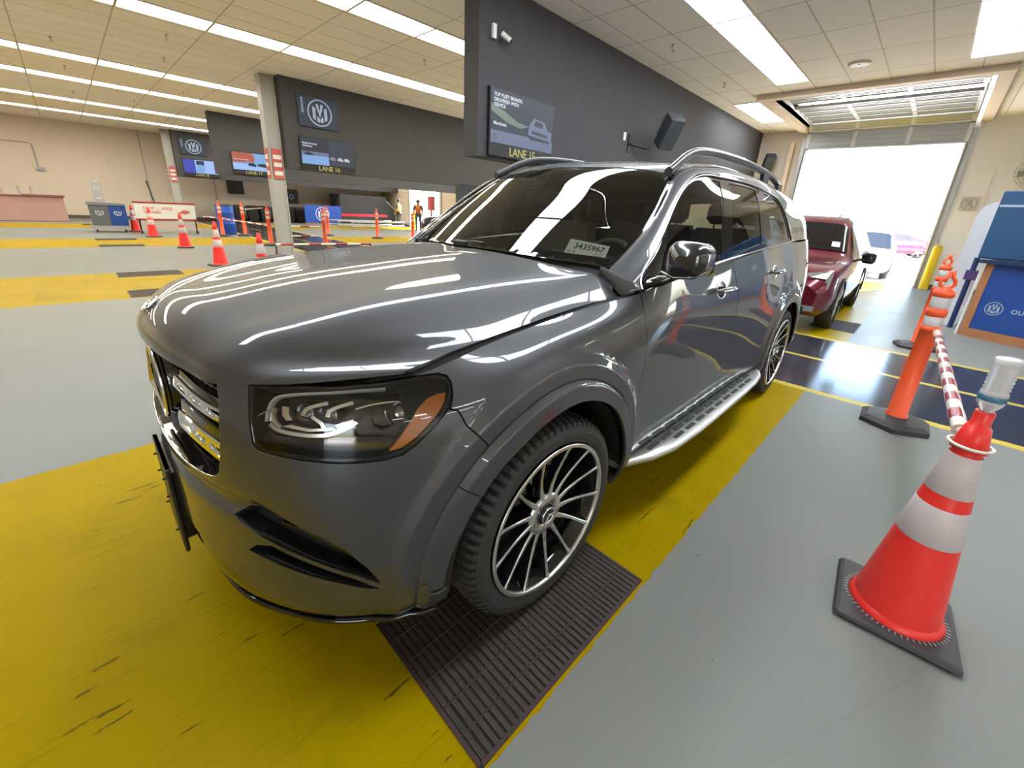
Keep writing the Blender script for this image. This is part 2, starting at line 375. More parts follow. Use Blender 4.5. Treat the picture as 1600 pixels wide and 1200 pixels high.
# ---------------------------------------------------------------- charcoal partitions with their lane screens
def at_x(face):                              # letters and pictures on a face that looks along +X
    return lambda y0, z0, off=.0: (lambda x, y, z: (face+off+z, y0+x, z0+y))
def partition(face, lab, w=.30, y0=3.1):
    mb = MB(); mb.box(face-w, face, y0, YE-.01, 2.17, ZC-.005)
    return struct(mb, 'wall_partition', M['carpet'])
for i, fx in enumerate((-3.15, -10.55, -18.0, -25.8)): partition(fx, i)
mb = MB(); mb.box(4.35, 4.65, 6.5, YE-.01, 2.17, ZC-.005); struct(mb, 'wall_partition', M['carpet'])
M['scr_dark'] = mat('screen dark navy', (.004, .005, .009), .5, emit=(.009, .015, .030), es=1)
M['scr_blue'] = mat('screen pale blue', (.02, .02, .03), .3, emit=(.30, .45, .80), es=1)
M['scr_sky'] = mat('screen sky blue', (.02, .02, .03), .3, emit=(.17, .34, .62), es=1)
M['scr_deep'] = mat('screen deep blue', (.02, .02, .03), .3, emit=(.025, .05, .38), es=1)
M['scr_red'] = mat('screen brick red', (.02, .02, .02), .3, emit=(.38, .085, .05), es=1)
M['scr_white'] = mat('screen white', (.02, .02, .02), .3, emit=(.62, .66, .72), es=1)
M['scr_lav'] = mat('screen lavender grey', (.02, .02, .02), .3, emit=(.12, .15, .24), es=1)
M['scr_slate'] = mat('screen slate', (.008, .008, .01), .5, emit=(.018, .027, .046), es=1)
M['scr_green'] = mat('screen light trail', (.02, .02, .02), .3, emit=(.13, .18, .15), es=1)
M['gold'] = mat('gold lettering', (.1, .08, .02), .4, emit=(.38, .34, .12), es=1)
M['logo'] = mat('pale blue logo', (.2, .25, .35), .4, emit=(.07, .11, .18), es=1)
def ell_ring(mb, fn, cx, cy, r0, r1, mi=0, n=40, d=.004):
    rr = []
    for j in range(n):
        a = 2*math.pi*j/n; c, s = math.cos(a), math.sin(a)
        rr.append([fn(cx+r0*c, cy+r0*s, 0), fn(cx+r1*c, cy+r1*s, 0), fn(cx+r1*c, cy+r1*s, d), fn(cx+r0*c, cy+r0*s, d)])
    mb.rings(rr+[rr[0]], mi, smooth=False)
def poly(mb, fn, pts, mi=0, d=.003): mb.prism(pts, 0, d, lambda p, q, t_: fn(p, q, t_), mi)
def m_logo(mb, fn, cx, cy, r, mi=0, d=.004):
    """ringed capital M"""
    ell_ring(mb, fn, cx, cy, r*.90, r, mi, d=d)
    k = r*.62
    for s in (-1, 1):
        poly(mb, fn, [(cx+s*k*.95, cy-k*.72), (cx+s*k*.60, cy-k*.95), (cx+s*k*.55, cy+k*.55), (cx+s*k*.95, cy+k*.72)], mi, d)
        poly(mb, fn, [(cx+s*k*.50, cy+k*1.0), (cx+s*k*.18, cy+k*1.08), (cx, cy+k*.15), (cx, cy-k*.55)], mi, d)
        poly(mb, fn, [(cx+s*k*.42, cy-k*1.08), (cx+s*k*.06, cy-k*1.12), (cx+s*k*.02, cy-k*.75), (cx+s*k*.38, cy-k*.35)], mi, d)
def screen(face, y0, y1, z0, z1, lane, kind, label):
    r = empty('lane_screen', (face, (y0+y1)/2, z0), 0, label, 'screen'); W, H = y1-y0, z1-z0
    mb = MB(); mb.box(0, .055, -W/2, W/2, 0, H); mb.build('housing', M['blk'], r)
    fn = lambda x, y, z: (.0555+z, x-W/2, y)
    dd = lambda x, y, z: (.0585+z, x-W/2, y)
    p = MB(); poly(p, fn, [(.02, .17), (W-.02, .17), (W-.02, H-.02), (.02, H-.02)], 0, .002)
    mats = [M['scr_dark']]
    if kind == 15:
        mats = [M['scr_slate'], M['scr_green'], M['scr_lav'], M['scr_blue'], M['scr_white']]
        poly(p, dd, [(.02, H-.20), (.30, H-.27), (.55, H-.36), (.80, H-.38), (.62, H-.43), (.34, H-.40), (.02, H-.29)], 1)
        poly(p, dd, [(.02, .17), (W-.02, .17), (W-.02, .33), (.02, .33)], 2)
        poly(p, dd, [(W-.55, .30), (W-.10, .30), (W-.10, .56), (W-.45, .60), (W-.55, .46)], 0, .006)
        text_mb(p, 'TOP FLEET BRANDS,\nDELIVERED WITH\nSERVICE', .062, lambda x, y, z: dd(x+.07, y+H-.10, z), 4, .002, True)
        text_mb(p, 'Merchants', .06, lambda x, y, z: dd(x+.07, y+.40, z), 4, .002, True)
        ell_ring(p, dd, .10, .245, .028, .036, 0)
        # a parked car in the advert
        for q in ([(W-.60, .36), (W-.06, .33), (W-.05, .45), (W-.16, .48), (W-.24, .58), (W-.48, .60), (W-.58, .49)],): poly(p, dd, q, 2, .008)
        poly(p, dd, [(W-.47, .50), (W-.26, .49), (W-.29, .56), (W-.45, .57)], 0, .010); poly(p, dd, [(W-.52, .39), (W-.16, .37), (W-.16, .41), (W-.52, .43)], 0, .010)
    elif kind == 16:
        mats = [M['scr_dark'], M['scr_slate'], M['scr_sky'], M['scr_lav'], M['scr_white']]
        poly(p, dd, [(W*.5, .17), (W-.02, .17), (W-.02, H-.02), (W*.5, H-.02)], 1)
        poly(p, dd, [(.02, .17), (W*.5, .17), (W*.5, .38), (.02, .38)], 2); poly(p, dd, [(.02, .38), (W*.5, .38), (W*.5, .47), (.02, .47)], 3)
        poly(p, dd, [(.08, .38), (.32, .38), (.30, .42), (.22, .45), (.12, .45)], 0, .006)
        text_mb(p, 'Buying trusted\ninventory', .062, lambda x, y, z: dd(x+.06, y+H-.18, z), 4, .002, True)
        for k in range(6): p_w = .44-.03*(k % 3); poly(p, dd, [(W*.5+.04, .50+.042*k), (W*.5+.04+p_w, .50+.042*k), (W*.5+.04+p_w, .512+.042*k), (W*.5+.04, .512+.042*k)], 3)
        for cxx in (.10, .30, .48): poly(p, dd, [(W*.5+cxx-.07, .32), (W*.5+cxx+.08, .30), (W*.5+cxx+.09, .35), (W*.5+cxx+.02, .40), (W*.5+cxx-.06, .38)], 4)
    elif kind == 17:
        mats = [M['scr_sky'], M['scr_red'], M['scr_blue'], M['scr_dark'], M['scr_white']]
        poly(p, dd, [(.02, .17), (W-.02, .17), (W-.02, .33), (.02, .40)], 2)
        poly(p, dd, [(.02, H-.02), (.66, H-.02), (.76, H-.13), (.78, H-.24), (.72, H-.34), (.02, .42)], 1)
        for c0, q in ((.66, .8), (1.04, 1.2)): poly(p, dd, [(c0-.16*q, .33), (c0+.17*q, .30), (c0+.18*q, .37), (c0+.06*q, .44), (c0-.10*q, .43), (c0-.17*q, .38)], 3, .006)
        text_mb(p, 'Digital Value Portfolio', .055, lambda x, y, z: dd(x+.07, y+.52, z), 4, .009, True)
    else:
        mats = [M['scr_blue'], M['scr_deep'], M['scr_sky'], M['scr_dark'], M['scr_white']]
        poly(p, dd, [(.02, .17), (W*.34, .17), (W*.34, H-.02), (.02, H-.02)], 1); poly(p, dd, [(W*.36, .18), (W*.58, .18), (W*.62, .50), (W*.50, .66), (W*.38, .50)], 2); poly(p, dd, [(W*.38, .56), (W*.60, .56), (W*.60, H-.05), (W*.38, H-.05)], 3)
        text_mb(p, 'BUY\nSEBUILD', .085, lambda x, y, z: dd(x+.06, y+.46, z), 4, .004, True)
    p.build('picture', mats, r)
    t = MB(); text_mb(t, 'LANE %d' % lane, .165, lambda x, y, z: fn(x+W/2, y+.03, z), 0, .006, False, 'CENTER', .92); t.build('lettering', M['gold'], r)
    return r
screen(-3.15, 3.27, 4.64, 2.20, 3.05, 15, 15, 'LANE 15 screen hanging on the charcoal partition above the windscreen')
screen(-10.55, 3.42, 4.84, 2.17, 2.99, 16, 16, 'LANE 16 screen on the partition right of the tall grey column')
screen(-18.0, 3.62, 5.02, 2.22, 3.02, 17, 17, 'LANE 17 screen with a brick red and sky blue picture')
screen(-25.8, 3.35, 4.80, 2.22, 3.02, 18, 18, 'LANE 18 screen with a deep blue left panel, farthest of the lane screens')
def logo_panel(face, y0, y1, z0, z1, label):
    r = empty('logo_screen', (face+.004, (y0+y1)/2, z0), 0, label, 'sign'); W, H = y1-y0, z1-z0
    mb = MB(); mb.box(0, .05, -W/2, W/2, 0, H); mb.build('board', M['scr_dark'], r)
    p = MB(); fn = lambda x, y, z: (.0505+z, x-W/2, y)
    m_logo(p, fn, W*.53, H*.5, H*.44)
    text_mb(p, 'MANHEIM', .075, lambda x, y, z: (.0505+z, -W/2+.13+y*-1, H*.92-x), 0, .003, True)
    p.build('emblem', M['logo'], r)
    return r
logo_panel(-10.55, 3.47, 4.47, 3.22, 3.92, 'dark sign with a ringed M emblem on the partition by the near column')
logo_panel(-25.8, 3.35, 4.40, 3.22, 3.95, 'dark sign with a ringed M emblem on the farthest partition')
def column(x, y, label):
    r = empty('steel_column', (x, y, 0), 0, label, 'column')
    mb = MB(); mb.box(-.13, .13, -.13, .13, 0, ZC-.01); mb.box(-.16, .16, -.16, -.13, 0, ZC-.01); mb.box(-.16, .16, .13, .16, 0, ZC-.01); mb.build('post', M['steelp'], r)
    for k in (0, 1):
        p = MB()
        if k == 0: p.box(-.12, .12, -.175, -.161, 1.92, 2.62)
        else: p.box(.161, .175, -.10, .13, 1.92, 2.62)
        q = MB(); p.build('fire_sign', M['signred'], r)
        for zz in (2.0, 2.2, 2.38):
            if k == 0: q.box(-.10, .10, -.178, -.1755, zz, zz+.10)
            else: q.box(.1755, .178, -.08, .11, zz, zz+.10)
        q.build('sign_lettering', M['white'], r)
    return r
M['steelp'] = mat('grey painted steel', (.36, .36, .35), .45); M['signred'] = mat('red sign', (.50, .10, .09), .5)
column(-10.95, 2.92, 'tall grey steel column with red signs beside the LANE 16 screen')
column(-26.2, 2.92, 'far grey steel column at the end of the LANE 18 partition')

def sprinkler(x, y):
    r = empty('sprinkler_head', (x, y, ZC)); mb = MB()
    mb.lathe([(.035, -.004), (.035, -.012), (.012, -.016), (.012, -.06)], n=12); mb.build('body', M['steel'], r)
    d = MB(); d.lathe([(.03, -.088), (.034, -.084)], n=12); d.cyl((-.016, 0, -.055), (-.004, 0, -.086), .003, n=5); d.cyl((.016, 0, -.055), (.004, 0, -.086), .003, n=5); d.build('deflector', M['steel'], r)
    return r
sp0 = sprinkler(-2.28, 6.65)
SPR = [(-2.28, 6.65), (-2.31, 9.2), (-2.6, 12.0), (-6.6, 4.6), (-6.9, 6.0), (-11.2, -1.4), (-11.5, 1.1), (-14.7, -.4), (-18.4, 1.2), (-18.6, -.2), (-9.6, .9), (-11.9, -.6), (3.2, 8.8), (2.8, 13.5), (-22.4, 1.5), (-15.2, 2.0)]
SPL = ['nearest beside the LANE 15 partition', 'second along the LANE 15 partition', 'farthest along the LANE 15 partition', 'left of LANE 15, nearer one', 'left of LANE 15, farther one', 'top left, above the first row', 'top left, between rows', 'left, before the LANE 17 row', 'left, past the LANE 17 row', 'left, past the LANE 17 row, outer one', 'just left of the LANE 16 column top', 'top left, beside the picture edge', 'right of the raised door, upper one', 'right of the raised door, lower one', 'far left, near the far wall', 'before the LANE 17 partition']
for i, (x, y) in enumerate(SPR):
    o = sp0 if i == 0 else copy_tree(sp0); o.location = (x, y, ZC)
    tag(o, 'small metal sprinkler head on the ceiling, '+SPL[i], 'sprinkler', 'sprinkler heads '+('by the LANE 15 partition' if i < 3 else 'over the left lanes' if x < -3 else 'right of the door'))
r = empty('ceiling_speaker', (-.04, 9.26, ZC), 0, 'round white disc with a slot in the ceiling in front of the raised door', 'ceiling fitting')
mb = MB(); mb.lathe([(.17, -.003), (.165, -.02), (.13, -.03)], n=32); mb.build('plate', M['frame'], r)
mb = MB(); mb.box(-.012, .012, -.07, .07, -.04, -.0305); mb.build('slot', M['blk'], r)
# ---------------------------------------------------------------- things that stand in the hall
def grate(cx, cy, w, l, label, group=None):
    r = empty('drain_grate', (cx, cy, 0), 0, label, 'floor grate', group)
    f = MB(); t = .014
    f.box(-w/2, w/2, -l/2, -l/2+t, .0005, .0040); f.box(-w/2, w/2, l/2-t, l/2, .0005, .0040); f.box(-w/2, -w/2+t, -l/2, l/2, .0005, .0040); f.box(w/2-t, w/2, -l/2, l/2, .0005, .0040)
    f.build('frame', M['rust2'], r)
    p = MB(); p.box(-w/2, w/2, -l/2, l/2, .0002, .0006); p.build('pit', M['pitdirt'], r)  # flat sheet on the floor: black paints the pit's shade, brown is dirt
    b = MB(); n = int(l/.026); rnd = random.Random(7)
    for i in range(n):
        y = -l/2+t+(l-2*t)*(i+.5)/n+rnd.uniform(-.0012, .0012); b.box(-w/2+t, w/2-t, y-.0083, y+.0083, .0008, .0032+rnd.uniform(-.0005, .0004))
    b.build('bars', M['rust'], r)
    c = MB()
    for k in range(1, 6): x = -w/2+w*k/6; c.tube([(x+rnd.uniform(-.002, .002), -l/2+t+(l-2*t)*q_/8, .0028) for q_ in range(9)], .0026, 6)
    c.build('cross_rods', M['rust2'], r)
    return r
M['pitdirt'] = noisy('dirt between the bars', (.004, .004, .004), (.030, .024, .020), 9, .9)
M['rust'] = noisy('dirty steel bars', (.016, .012, .011), (.070, .052, .046), 11, .65, .5, .002); M['rust2'] = noisy('rusty rods', (.060, .026, .025), (.026, .018, .017), 16, .6)
gr = grate(.925, -.085, .59, .92, 'rusty steel floor grate under the front wheel of the grey SUV')
g2 = [(-8.59, -.2, 'far side of the nearest yellow stripe'), (-6.60, -.2, 'near side of the nearest yellow stripe'),
      (-16.07, -.2, 'far side of the second yellow stripe, below the station'), (-14.08, -.2, 'near side of the second yellow stripe'), (-23.3, -.3, 'thin floor grate on the farthest yellow stripe, left of the recycling station'), (-1.09, -.085, 'floor grate hidden under the far front wheel of the grey SUV')]
for x, y, l in g2:
    o = copy_tree(gr); o.location = (x, y, 0); tag(o, ('dark steel floor grate on the '+l) if 'grate' not in l else l)
g = copy_tree(gr); g.location = (.95, 7.25, 0); tag(g, 'floor grate beside the front wheel of the dark red SUV')

def traffic_cone(x, y, label, s=1.0, rz=0.0, top=True, base=True):
    r = empty('traffic_cone', (x, y, 0), rz, label, 'traffic cone')
    b = MB(); h = .19; b.bbox(-h, h, -h, h, 0, .035, .018); b.build('rubber_base', M['rubbase'], r)
    st = MB()
    for k in range(56):
        a = 2*math.pi*k/56; c, s_ = math.cos(a), math.sin(a)
        st.obox((.160*c, .160*s_, .0362), (.0065*c, .0065*s_, 0), (-.0018*s_, .0018*c, 0), (0, 0, .0006))
    st.build('moulded_ridges', M['ridge'], r)
    m = MB()
    m.lathe([(.150, .030), (.152, .040), (.140, .056), (.135, .062)], n=48); m.lathe([(.136, .060), (.098, .360), (.0665, .60), (.033, .80), (.033, .83)], n=48, caps=False)
    m.build('cone_body', M['cone'], r)
    R_ = lambda z: float(np.interp(z, [.06, .36, .60, .80], [.136, .098, .0665, .036]))
    for a, b_ in ((.40, .55), (.60, .755)):
        q = MB(); q.lathe([(R_(a)+.0006, a), (R_(a)+.002, a+.002), (R_(b_)+.002, b_-.002), (R_(b_)+.0006, b_)], n=48, caps=False); q.build('reflective_band', M['reflect'], r)
    c = MB(); c.lathe([(.046, .772), (.049, .774), (.034, .860), (.0305, .862), (.0295, .868), (.0250, .872), (.0255, .915), (.0235, .921), (.018, .921), (.016, .88)], n=32, caps=False)
    c.build('top_cap', M['cone'], r)
    return r
M['ridge'] = mat('dusty ridge', (.42, .38, .33), .7)
cone0 = traffic_cone(2.01, 1.0, 'large orange-red cone with an upturned water bottle on top, nearest the camera', rz=R(4))
for x, y, l, rz in ((-16.94, .78, 'orange-red cone standing in front of the white wheeled barricade', 10), (-13.2, 1.05, 'orange-red cone between the barricade and the cone beside the bonnet', -8), (-9.23, 1.05, 'orange-red cone just behind the left edge of the bonnet, nearest of the far row', 20),
                    (-6.0, 1.0, 'orange-red cone mostly hidden behind the bonnet with only its striped top showing', 5), (-19.3, .55, 'orange-red cone behind the left end of the white barricade', 0)):
    o = copy_tree(cone0); o.location = (x, y, 0); o.rotation_euler = (0, 0, R(rz)); tag(o, l)

# water bottle upside down in the top of the near cone
bt = empty('water_bottle', (2.01, 1.0, .905), R(35), 'clear ribbed plastic water bottle standing upside down in the near cone', 'bottle')
prof = [(.012, 0), (.013, .012), (.017, .020), (.0315, .043), (.034, .052), (.0335, .056)]+[(.0335, .078), (.034, .082)]
for k in range(7): z = .088+k*.0135; prof += [(.0335, z), (.0300, z+.0065)]
prof += [(.0335, .184), (.033, .200), (.026, .2065), (.014, .203), (0.001, .199)]
mb = MB(); mb.lathe(prof, n=32, caps=False); mb.build('bottle_body', M['pet'] if 'pet' in M else M.setdefault('pet', noisy('milky clear plastic', (.75, .76, .80), (.88, .88, .92), 40, .25, coat=.4)), bt)
bm_ = M['pet'].node_tree.nodes['Principled BSDF']; bm_.inputs['Transmission Weight'].default_value = .35; bm_.inputs['IOR'].default_value = 1.2
lab = MB(); lab.lathe([(.0346, .0575), (.0350, .058), (.0350, .0765), (.0346, .077)], n=32, caps=False); lab.build('label', M['blab'] if 'blab' in M else M.setdefault('blab', noisy('blue bottle label', (.01, .06, .14), (.12, .32, .50), 34, .3)), bt)
lb = MB(); lb.lathe([(.0003, .0)]*2, n=3, caps=False)
bd = MB()
for a0 in (-.9,):
    rr = []
    for j in range(24):
        a = 2*math.pi*j/24; u, v = a0+.26*math.cos(a), .067+.0085*math.sin(a); rr.append((.0353*math.cos(u), .0353*math.sin(u), v))
    bd.add(rr, [tuple(range(24))])
bd.build('label_badge', M['ink'], bt)
cp = MB(); cp.lathe([(.0150, -.018), (.0155, -.016), (.0155, -.001), (.0150, 0)], n=24); cp.build('bottle_cap', M['white'], bt)

# striped bar from the near cone to the first post
def striped_bar(name, pts, rad, label, stripe=.11, gap=.13, cat='barrier bar', ring=None, group=None):
    a, b = Vector(pts[0]), Vector(pts[1]); L = (b-a).length; d = (b-a)/L
    r = empty(name, a, 0, label, cat, group); m = MB(); m.cyl((0, 0, 0), d*L, rad, n=24); m.build('pipe', M['cream'], r)
    s = MB(); t = .10
    while t < L-.12:
        s.cyl(d*t, d*(t+stripe), rad*1.07, n=24); t += stripe+gap
    s.build('red_stripes', M['red'], r)
    if ring:
        q = MB(); c = Vector(ring)-a
        q.tube([c+Vector((.056*math.cos(2*math.pi*k/40), .056*math.sin(2*math.pi*k/40), 0)) for k in range(40)], .0055, 8, close=True); q.cyl(c+Vector((0, .06, 0)), Vector((0, 0, 0)), .014, n=10)
        q.build('collar_ring', M['cream'], r)
    return r
striped_bar('barrier_bar', [(1.985, 1.10, .800), (1.925, 3.22, .795)], .024, 'red and white striped bar running from the near cone to the orange post', ring=(2.01, 1.0, .792))

def delineator(x, y, label, rz=0.0, s=1.0):
    """orange post on a black six-sided foot, two reflective sleeves and a loop handle"""
    r = empty('delineator_post', (x, y, 0), rz, label, 'delineator post')
    m = MB(); m.lathe([(.245, 0), (.245, .035), (.20, .062), (.085, .082), (.075, .082)], n=6, smooth=False, a0=.3); m.build('rubber_foot', M['rubbase'], r)
    m = MB(); m.lathe([(.072, .078), (.072, .095), (.062, .10), (.055, .78), (.060, .785), (.060, .82), (.052, .825), (.052, .90), (.060, .905), (.060, .955), (.052, .96), (.052, 1.045), (.062, 1.05), (.062, 1.085), (.030, 1.11), (.026, 1.12)], n=28); m.build('post', M['coneo'], r)
    for a, b in ((.829, .899), (.963, 1.043)):
        q = MB(); q.lathe([(.0525, a), (.0545, a+.003), (.0545, b-.003), (.0525, b)], n=28, caps=False); q.build('reflective_sleeve', M['reflw'], r)
    h = MB(); h.tube([(-.018, 0, 1.11), (-.040, 0, 1.135), (-.038, 0, 1.165), (-.012, 0, 1.185), (-.010, 0, 1.225), (.012, 0, 1.232), (.016, 0, 1.19), (.036, 0, 1.165), (.040, 0, 1.135), (.018, 0, 1.11)], .0125, 8); h.build('handle', M['coneo'], r)
    return r
M['reflw'] = noisy('white reflective sleeve', (.55, .54, .55), (.64, .63, .64), 60, .35)
dp = delineator(1.885, 3.30, 'orange post on a hexagonal black foot that holds the far end of the striped bar', .25)
for x, y, l, rz in ((1.93, 6.60, 'second orange post, standing just behind the one that holds the striped bar', .5), (-17.0, 2.75, 'thin orange post by the right end of the wheeled barricade', .2), (-17.15, 3.50, 'orange post standing against the blue barrel', 1.0),
                    (-13.3, 3.25, 'orange post left of the tall grey column', .1), (-13.1, 4.86, 'orange post just right of the tall grey column, nearer of two', .7), (-17.0, 6.58, 'orange post behind its nearer twin, before the blue M board', .4), (-15.5, 8.05, 'lone slim orange post in front of the silver rails', .9), (-13.6, 8.6, 'orange post nearest the foot of the windscreen pillar', .3)):
    o = copy_tree(dp); o.location = (x, y, 0); o.rotation_euler = (0, 0, rz); tag(o, l)
for i, (a, b, l) in enumerate([((-16.9, 2.80, .62), (-13.42, 3.2, .62), 'upper striped bar between the orange posts left of the column'), ((-17.3, 3.55, .95), (-20.8, 5.2, .95), 'short striped bar behind the blue barrel'), ((-13.27, 3.42, .30), (-13.13, 4.70, .30), 'low striped bar crossing in front of the column foot'),
                               ((-13.2, 3.40, .60), (-13.1, 4.72, .60), 'striped bar passing behind the tall grey column'), ((-9.3, 2.2, .42), (-9.0, 4.4, .42), 'striped bar close above the bonnet edge'), ((-18.3, 2.5, .62), (-17.1, 2.9, .62), 'striped bar joining the barricade to the orange posts')]):
    striped_bar('barrier_bar', [a, b], .024, l, .28, .34)
mb = MB()
for x, y in ((-9.3, 2.2), (-9.0, 4.4)):
    mb.lathe([(.17, 0), (.17, .03), (.03, .05), (.022, .394)], (x, y, 0), 16)
tag(mb.build('bar_stand', M['rubbase']), 'pair of low black stands under the striped bar beyond the bonnet', 'stand')

# wheeled barricade
r = empty('wheeled_barricade', (-18.3, 0, 0), 0, 'white wheeled barricade with dark red rails and small red lettering', 'barricade')
mb = MB(); mb.box(-.03, .03, .55, 2.25, .50, 1.03); mb.build('board', M['boardw'] if 'boardw' in M else M.setdefault('boardw', noisy('pale glossy board', (.62, .66, .60), (.56, .58, .56), 2, .25)), r)
for z in (1.05, .49): q = MB(); q.box(-.04, .04, .53, 2.28, z-.025, z+.025); q.build('rail', M['red'], r)
q = MB(); q.box(-.02, .02, .60, 2.22, .14, .46); q.build('lower_panel', M['lowp'] if 'lowp' in M else M.setdefault('lowp', mat('beige skirt', (.46, .40, .34), .6)), r)
for y in (.62, 2.2):
    q = MB(); q.box(-.02, .02, y-.02, y+.02, .10, .5); q.build('leg', M['steel'], r)
    for x in (-.12, .12): w = MB(); w.lathe([(.055, -.015), (.055, .015)], (x, y, .055), 16, axis='y'); w.cyl((x, y, .06), (0, y, .12), .012, n=6); w.build('caster', M['blk'], r)
q = MB(); fx = lambda x, y, z: (.031+z, x, y)
text_mb(q, 'STOP  -  AREA\nCLOSED', .13, lambda x, y, z: fx(x+.78, y+.82, z), 0, .003, True)
poly(q, fx, [(1.75, .72), (1.95, .68), (2.10, .74), (2.06, .80), (1.92, .84), (1.82, .78)]); q.build('lettering', M['signred'], r)

# recycling station
r = empty('recycling_station', (-19.2, -.08, 0), 0, 'wheeled two-tone recycling station, grey half and blue half, with an upright sign', 'recycling bin')
for nm, a, b, m in (('grey_bin', -.47, .0, 'bing'), ('blue_bin', .0, .45, 'blue')):
    M.setdefault('bing', mat('slate bin plastic', (.115, .125, .13), .45))
    q = MB(); q.rings([[(-.30, a, .22), (.28, a, .22), (.28, b, .22), (-.30, b, .22)], [(-.33, a, .90), (.33, a, .90), (.33, b, .90), (-.33, b, .90)]], caps=True, smooth=False); q.build(nm, M[m], r)
    q = MB(); fx = lambda x, y, z: (.312+z, x, y); ell_ring(q, fx, (a+b)/2, .66, .085, .10)
    for k in range(3):
        t0 = 2*math.pi*k/3; poly(q, fx, [((a+b)/2+.065*math.cos(t0+u)*v, .66+.065*math.sin(t0+u)*v) for u, v in ((0, 1), (.9, 1), (.9, .4), (0, .45))], 0, .006)
    q.build('recycling_mark', M['white'], r)
q = MB(); q.rings([[(-.36, -.52, .90), (.36, -.52, .90), (.36, .47, .90), (-.36, .47, .90)], [(-.30, -.48, .985), (.30, -.48, .985), (.30, .43, .965), (-.30, .43, .965)]], caps=True, smooth=False); q.build('lid', M['bing'], r)
q = MB(); q.box(-.34, .34, -.52, .45, .10, .22); q.build('plinth', M['steel'], r)
for y in (-.4, .34):
    for x in (-.25, .25): w = MB(); w.lathe([(.05, -.015), (.05, .015)], (x, y, .05), 14, axis='y'); w.box(x-.015, x+.015, y-.02, y+.02, .06, .11); w.build('caster', M['blk'], r)
q = MB(); fx = lambda x, y, z: (z, x-.14, y+1.0); poly(q, fx, [(-.13, 0), (.0, -.03), (.13, 0), (.13, .68), (0, .78), (-.13, .68)], 0, .04)
q.build('upright_sign', M['bsgn'] if 'bsgn' in M else M.setdefault('bsgn', mat('grey sign board', (.36, .36, .38), .5)), r)
q = MB(); fx2 = lambda x, y, z: (.041+z, x-.14, y+1.0); ell_ring(q, fx2, 0, .45, .055, .07); poly(q, fx2, [(-.10, .66), (.10, .66), (.10, .68), (-.10, .68)]); poly(q, fx2, [(-.08, .10), (.08, .10), (.08, .13), (-.08, .13)]); q.build('sign_marks', M['white'], r)

# pink counter at the far left, bins, barrel
r = empty('counter', (-25.4, -2.6, 0), 0, 'long pinkish counter with a darker top against the far wall', 'counter')
M['pink'] = noisy('dusty pink laminate', (.44, .27, .25), (.40, .24, .22), 1.5, .5); M['pinkd'] = mat('dark maroon top', (.20, .07, .07), .5)
q = MB(); q.box(-.35, .35, -3.4, 1.50, .02, .96); q.build('body', M['pink'], r)
q = MB(); q.box(-.40, .40, -3.45, .35, .96, 1.01); q.box(-.40, .42, .35, 1.56, .975, 1.045); q.build('countertop', M['pinkd'], r)
for y, l in ((-2.76, 'farthest from the counter end'), (-2.28, 'between the other two'), (-1.95, 'closest to the counter end')): q = MB(); q.cyl((-25.3, y, 1.05), (-25.3, y, 1.36), .035, n=10); tag(q.build('upright_tube', M['steelp']), 'short grey tube standing on the pinkish counter, '+l, 'tube', 'grey tubes on the counter')
def wheelie_bin(x, y, col, label, group):
    r = empty('wheelie_bin', (x, y, 0), R(0), label, 'rubbish bin', group)
    q = MB(); q.rings([[(-.20, -.19, .0), (.20, -.19, .0), (.20, .19, .0), (-.20, .19, .0)], [(-.27, -.25, .80), (.27, -.25, .80), (.27, .25, .80), (-.27, .25, .80)]], caps=True, smooth=False); q.build('bin_body', M['blk'], r)
    q = MB(); q.rings([[(-.29, -.27, .80), (.29, -.27, .80), (.29, .27, .80), (-.29, .27, .80)], [(-.25, -.22, .90), (.2, -.22, .93), (.2, .22, .93), (-.25, .22, .90)]], caps=True, smooth=False); q.build('lid', M['blk'], r)
    q = MB(); q.add([(.236, -.14, .45), (.236, .14, .45), (.263, .14, .72), (.263, -.14, .72)], [(0, 1, 2, 3)]); q.box(.262, .266, -.05, .05, .76, .80); q.build('front_label', col, r)
    return r
M['green'] = mat('green bin panel', (.02, .14, .06), .5); M['navy'] = mat('navy bin panel', (.03, .04, .09), .5)
wb = {0: wheelie_bin(-27, 5.4, M['green'], '', ''), 1: wheelie_bin(-27, 5.4, M['navy'], '', '')}; usedb = [False, False]
for i in range(8):
    k = (0, 1, 1, 0, 0, 1, 1, 0)[i]; o = wb[k] if not usedb[k] else copy_tree(wb[k]); usedb[k] = True
    o.location = (-27.0, 5.0+.66*i+.02*(i % 3), 0); o.rotation_euler = (0, 0, R((-4, 3, 0, 5, -2, 1, 4, -3)[i]))
    tag(o, '%s-fronted black wheeled bin, %s from the blue barrel in the far wall row' % ('green' if k == 0 else 'navy', ('first', 'second', 'third', 'fourth', 'fifth', 'sixth', 'seventh', 'last')[i]), 'rubbish bin', 'wheeled bins along the far wall')
r = empty('plastic_barrel', (-17.9, 3.1, 0), 0, 'bright blue upright barrel behind two orange posts', 'barrel')
q = MB(); q.lathe([(.26, 0), (.29, .03), (.29, .38), (.30, .40), (.29, .42), (.29, .78), (.30, .80), (.29, .82), (.29, 1.05)], n=28); q.build('barrel_body', M['blueb'] if 'blueb' in M else M.setdefault('blueb', mat('barrel blue', (.02, .085, .42), .35)), r)
q = MB(); q.lathe([(.30, 1.05), (.30, 1.09), (.27, 1.11), (.27, 1.08), (.02, 1.07)], n=28); q.build('rim', M['blk'], r)

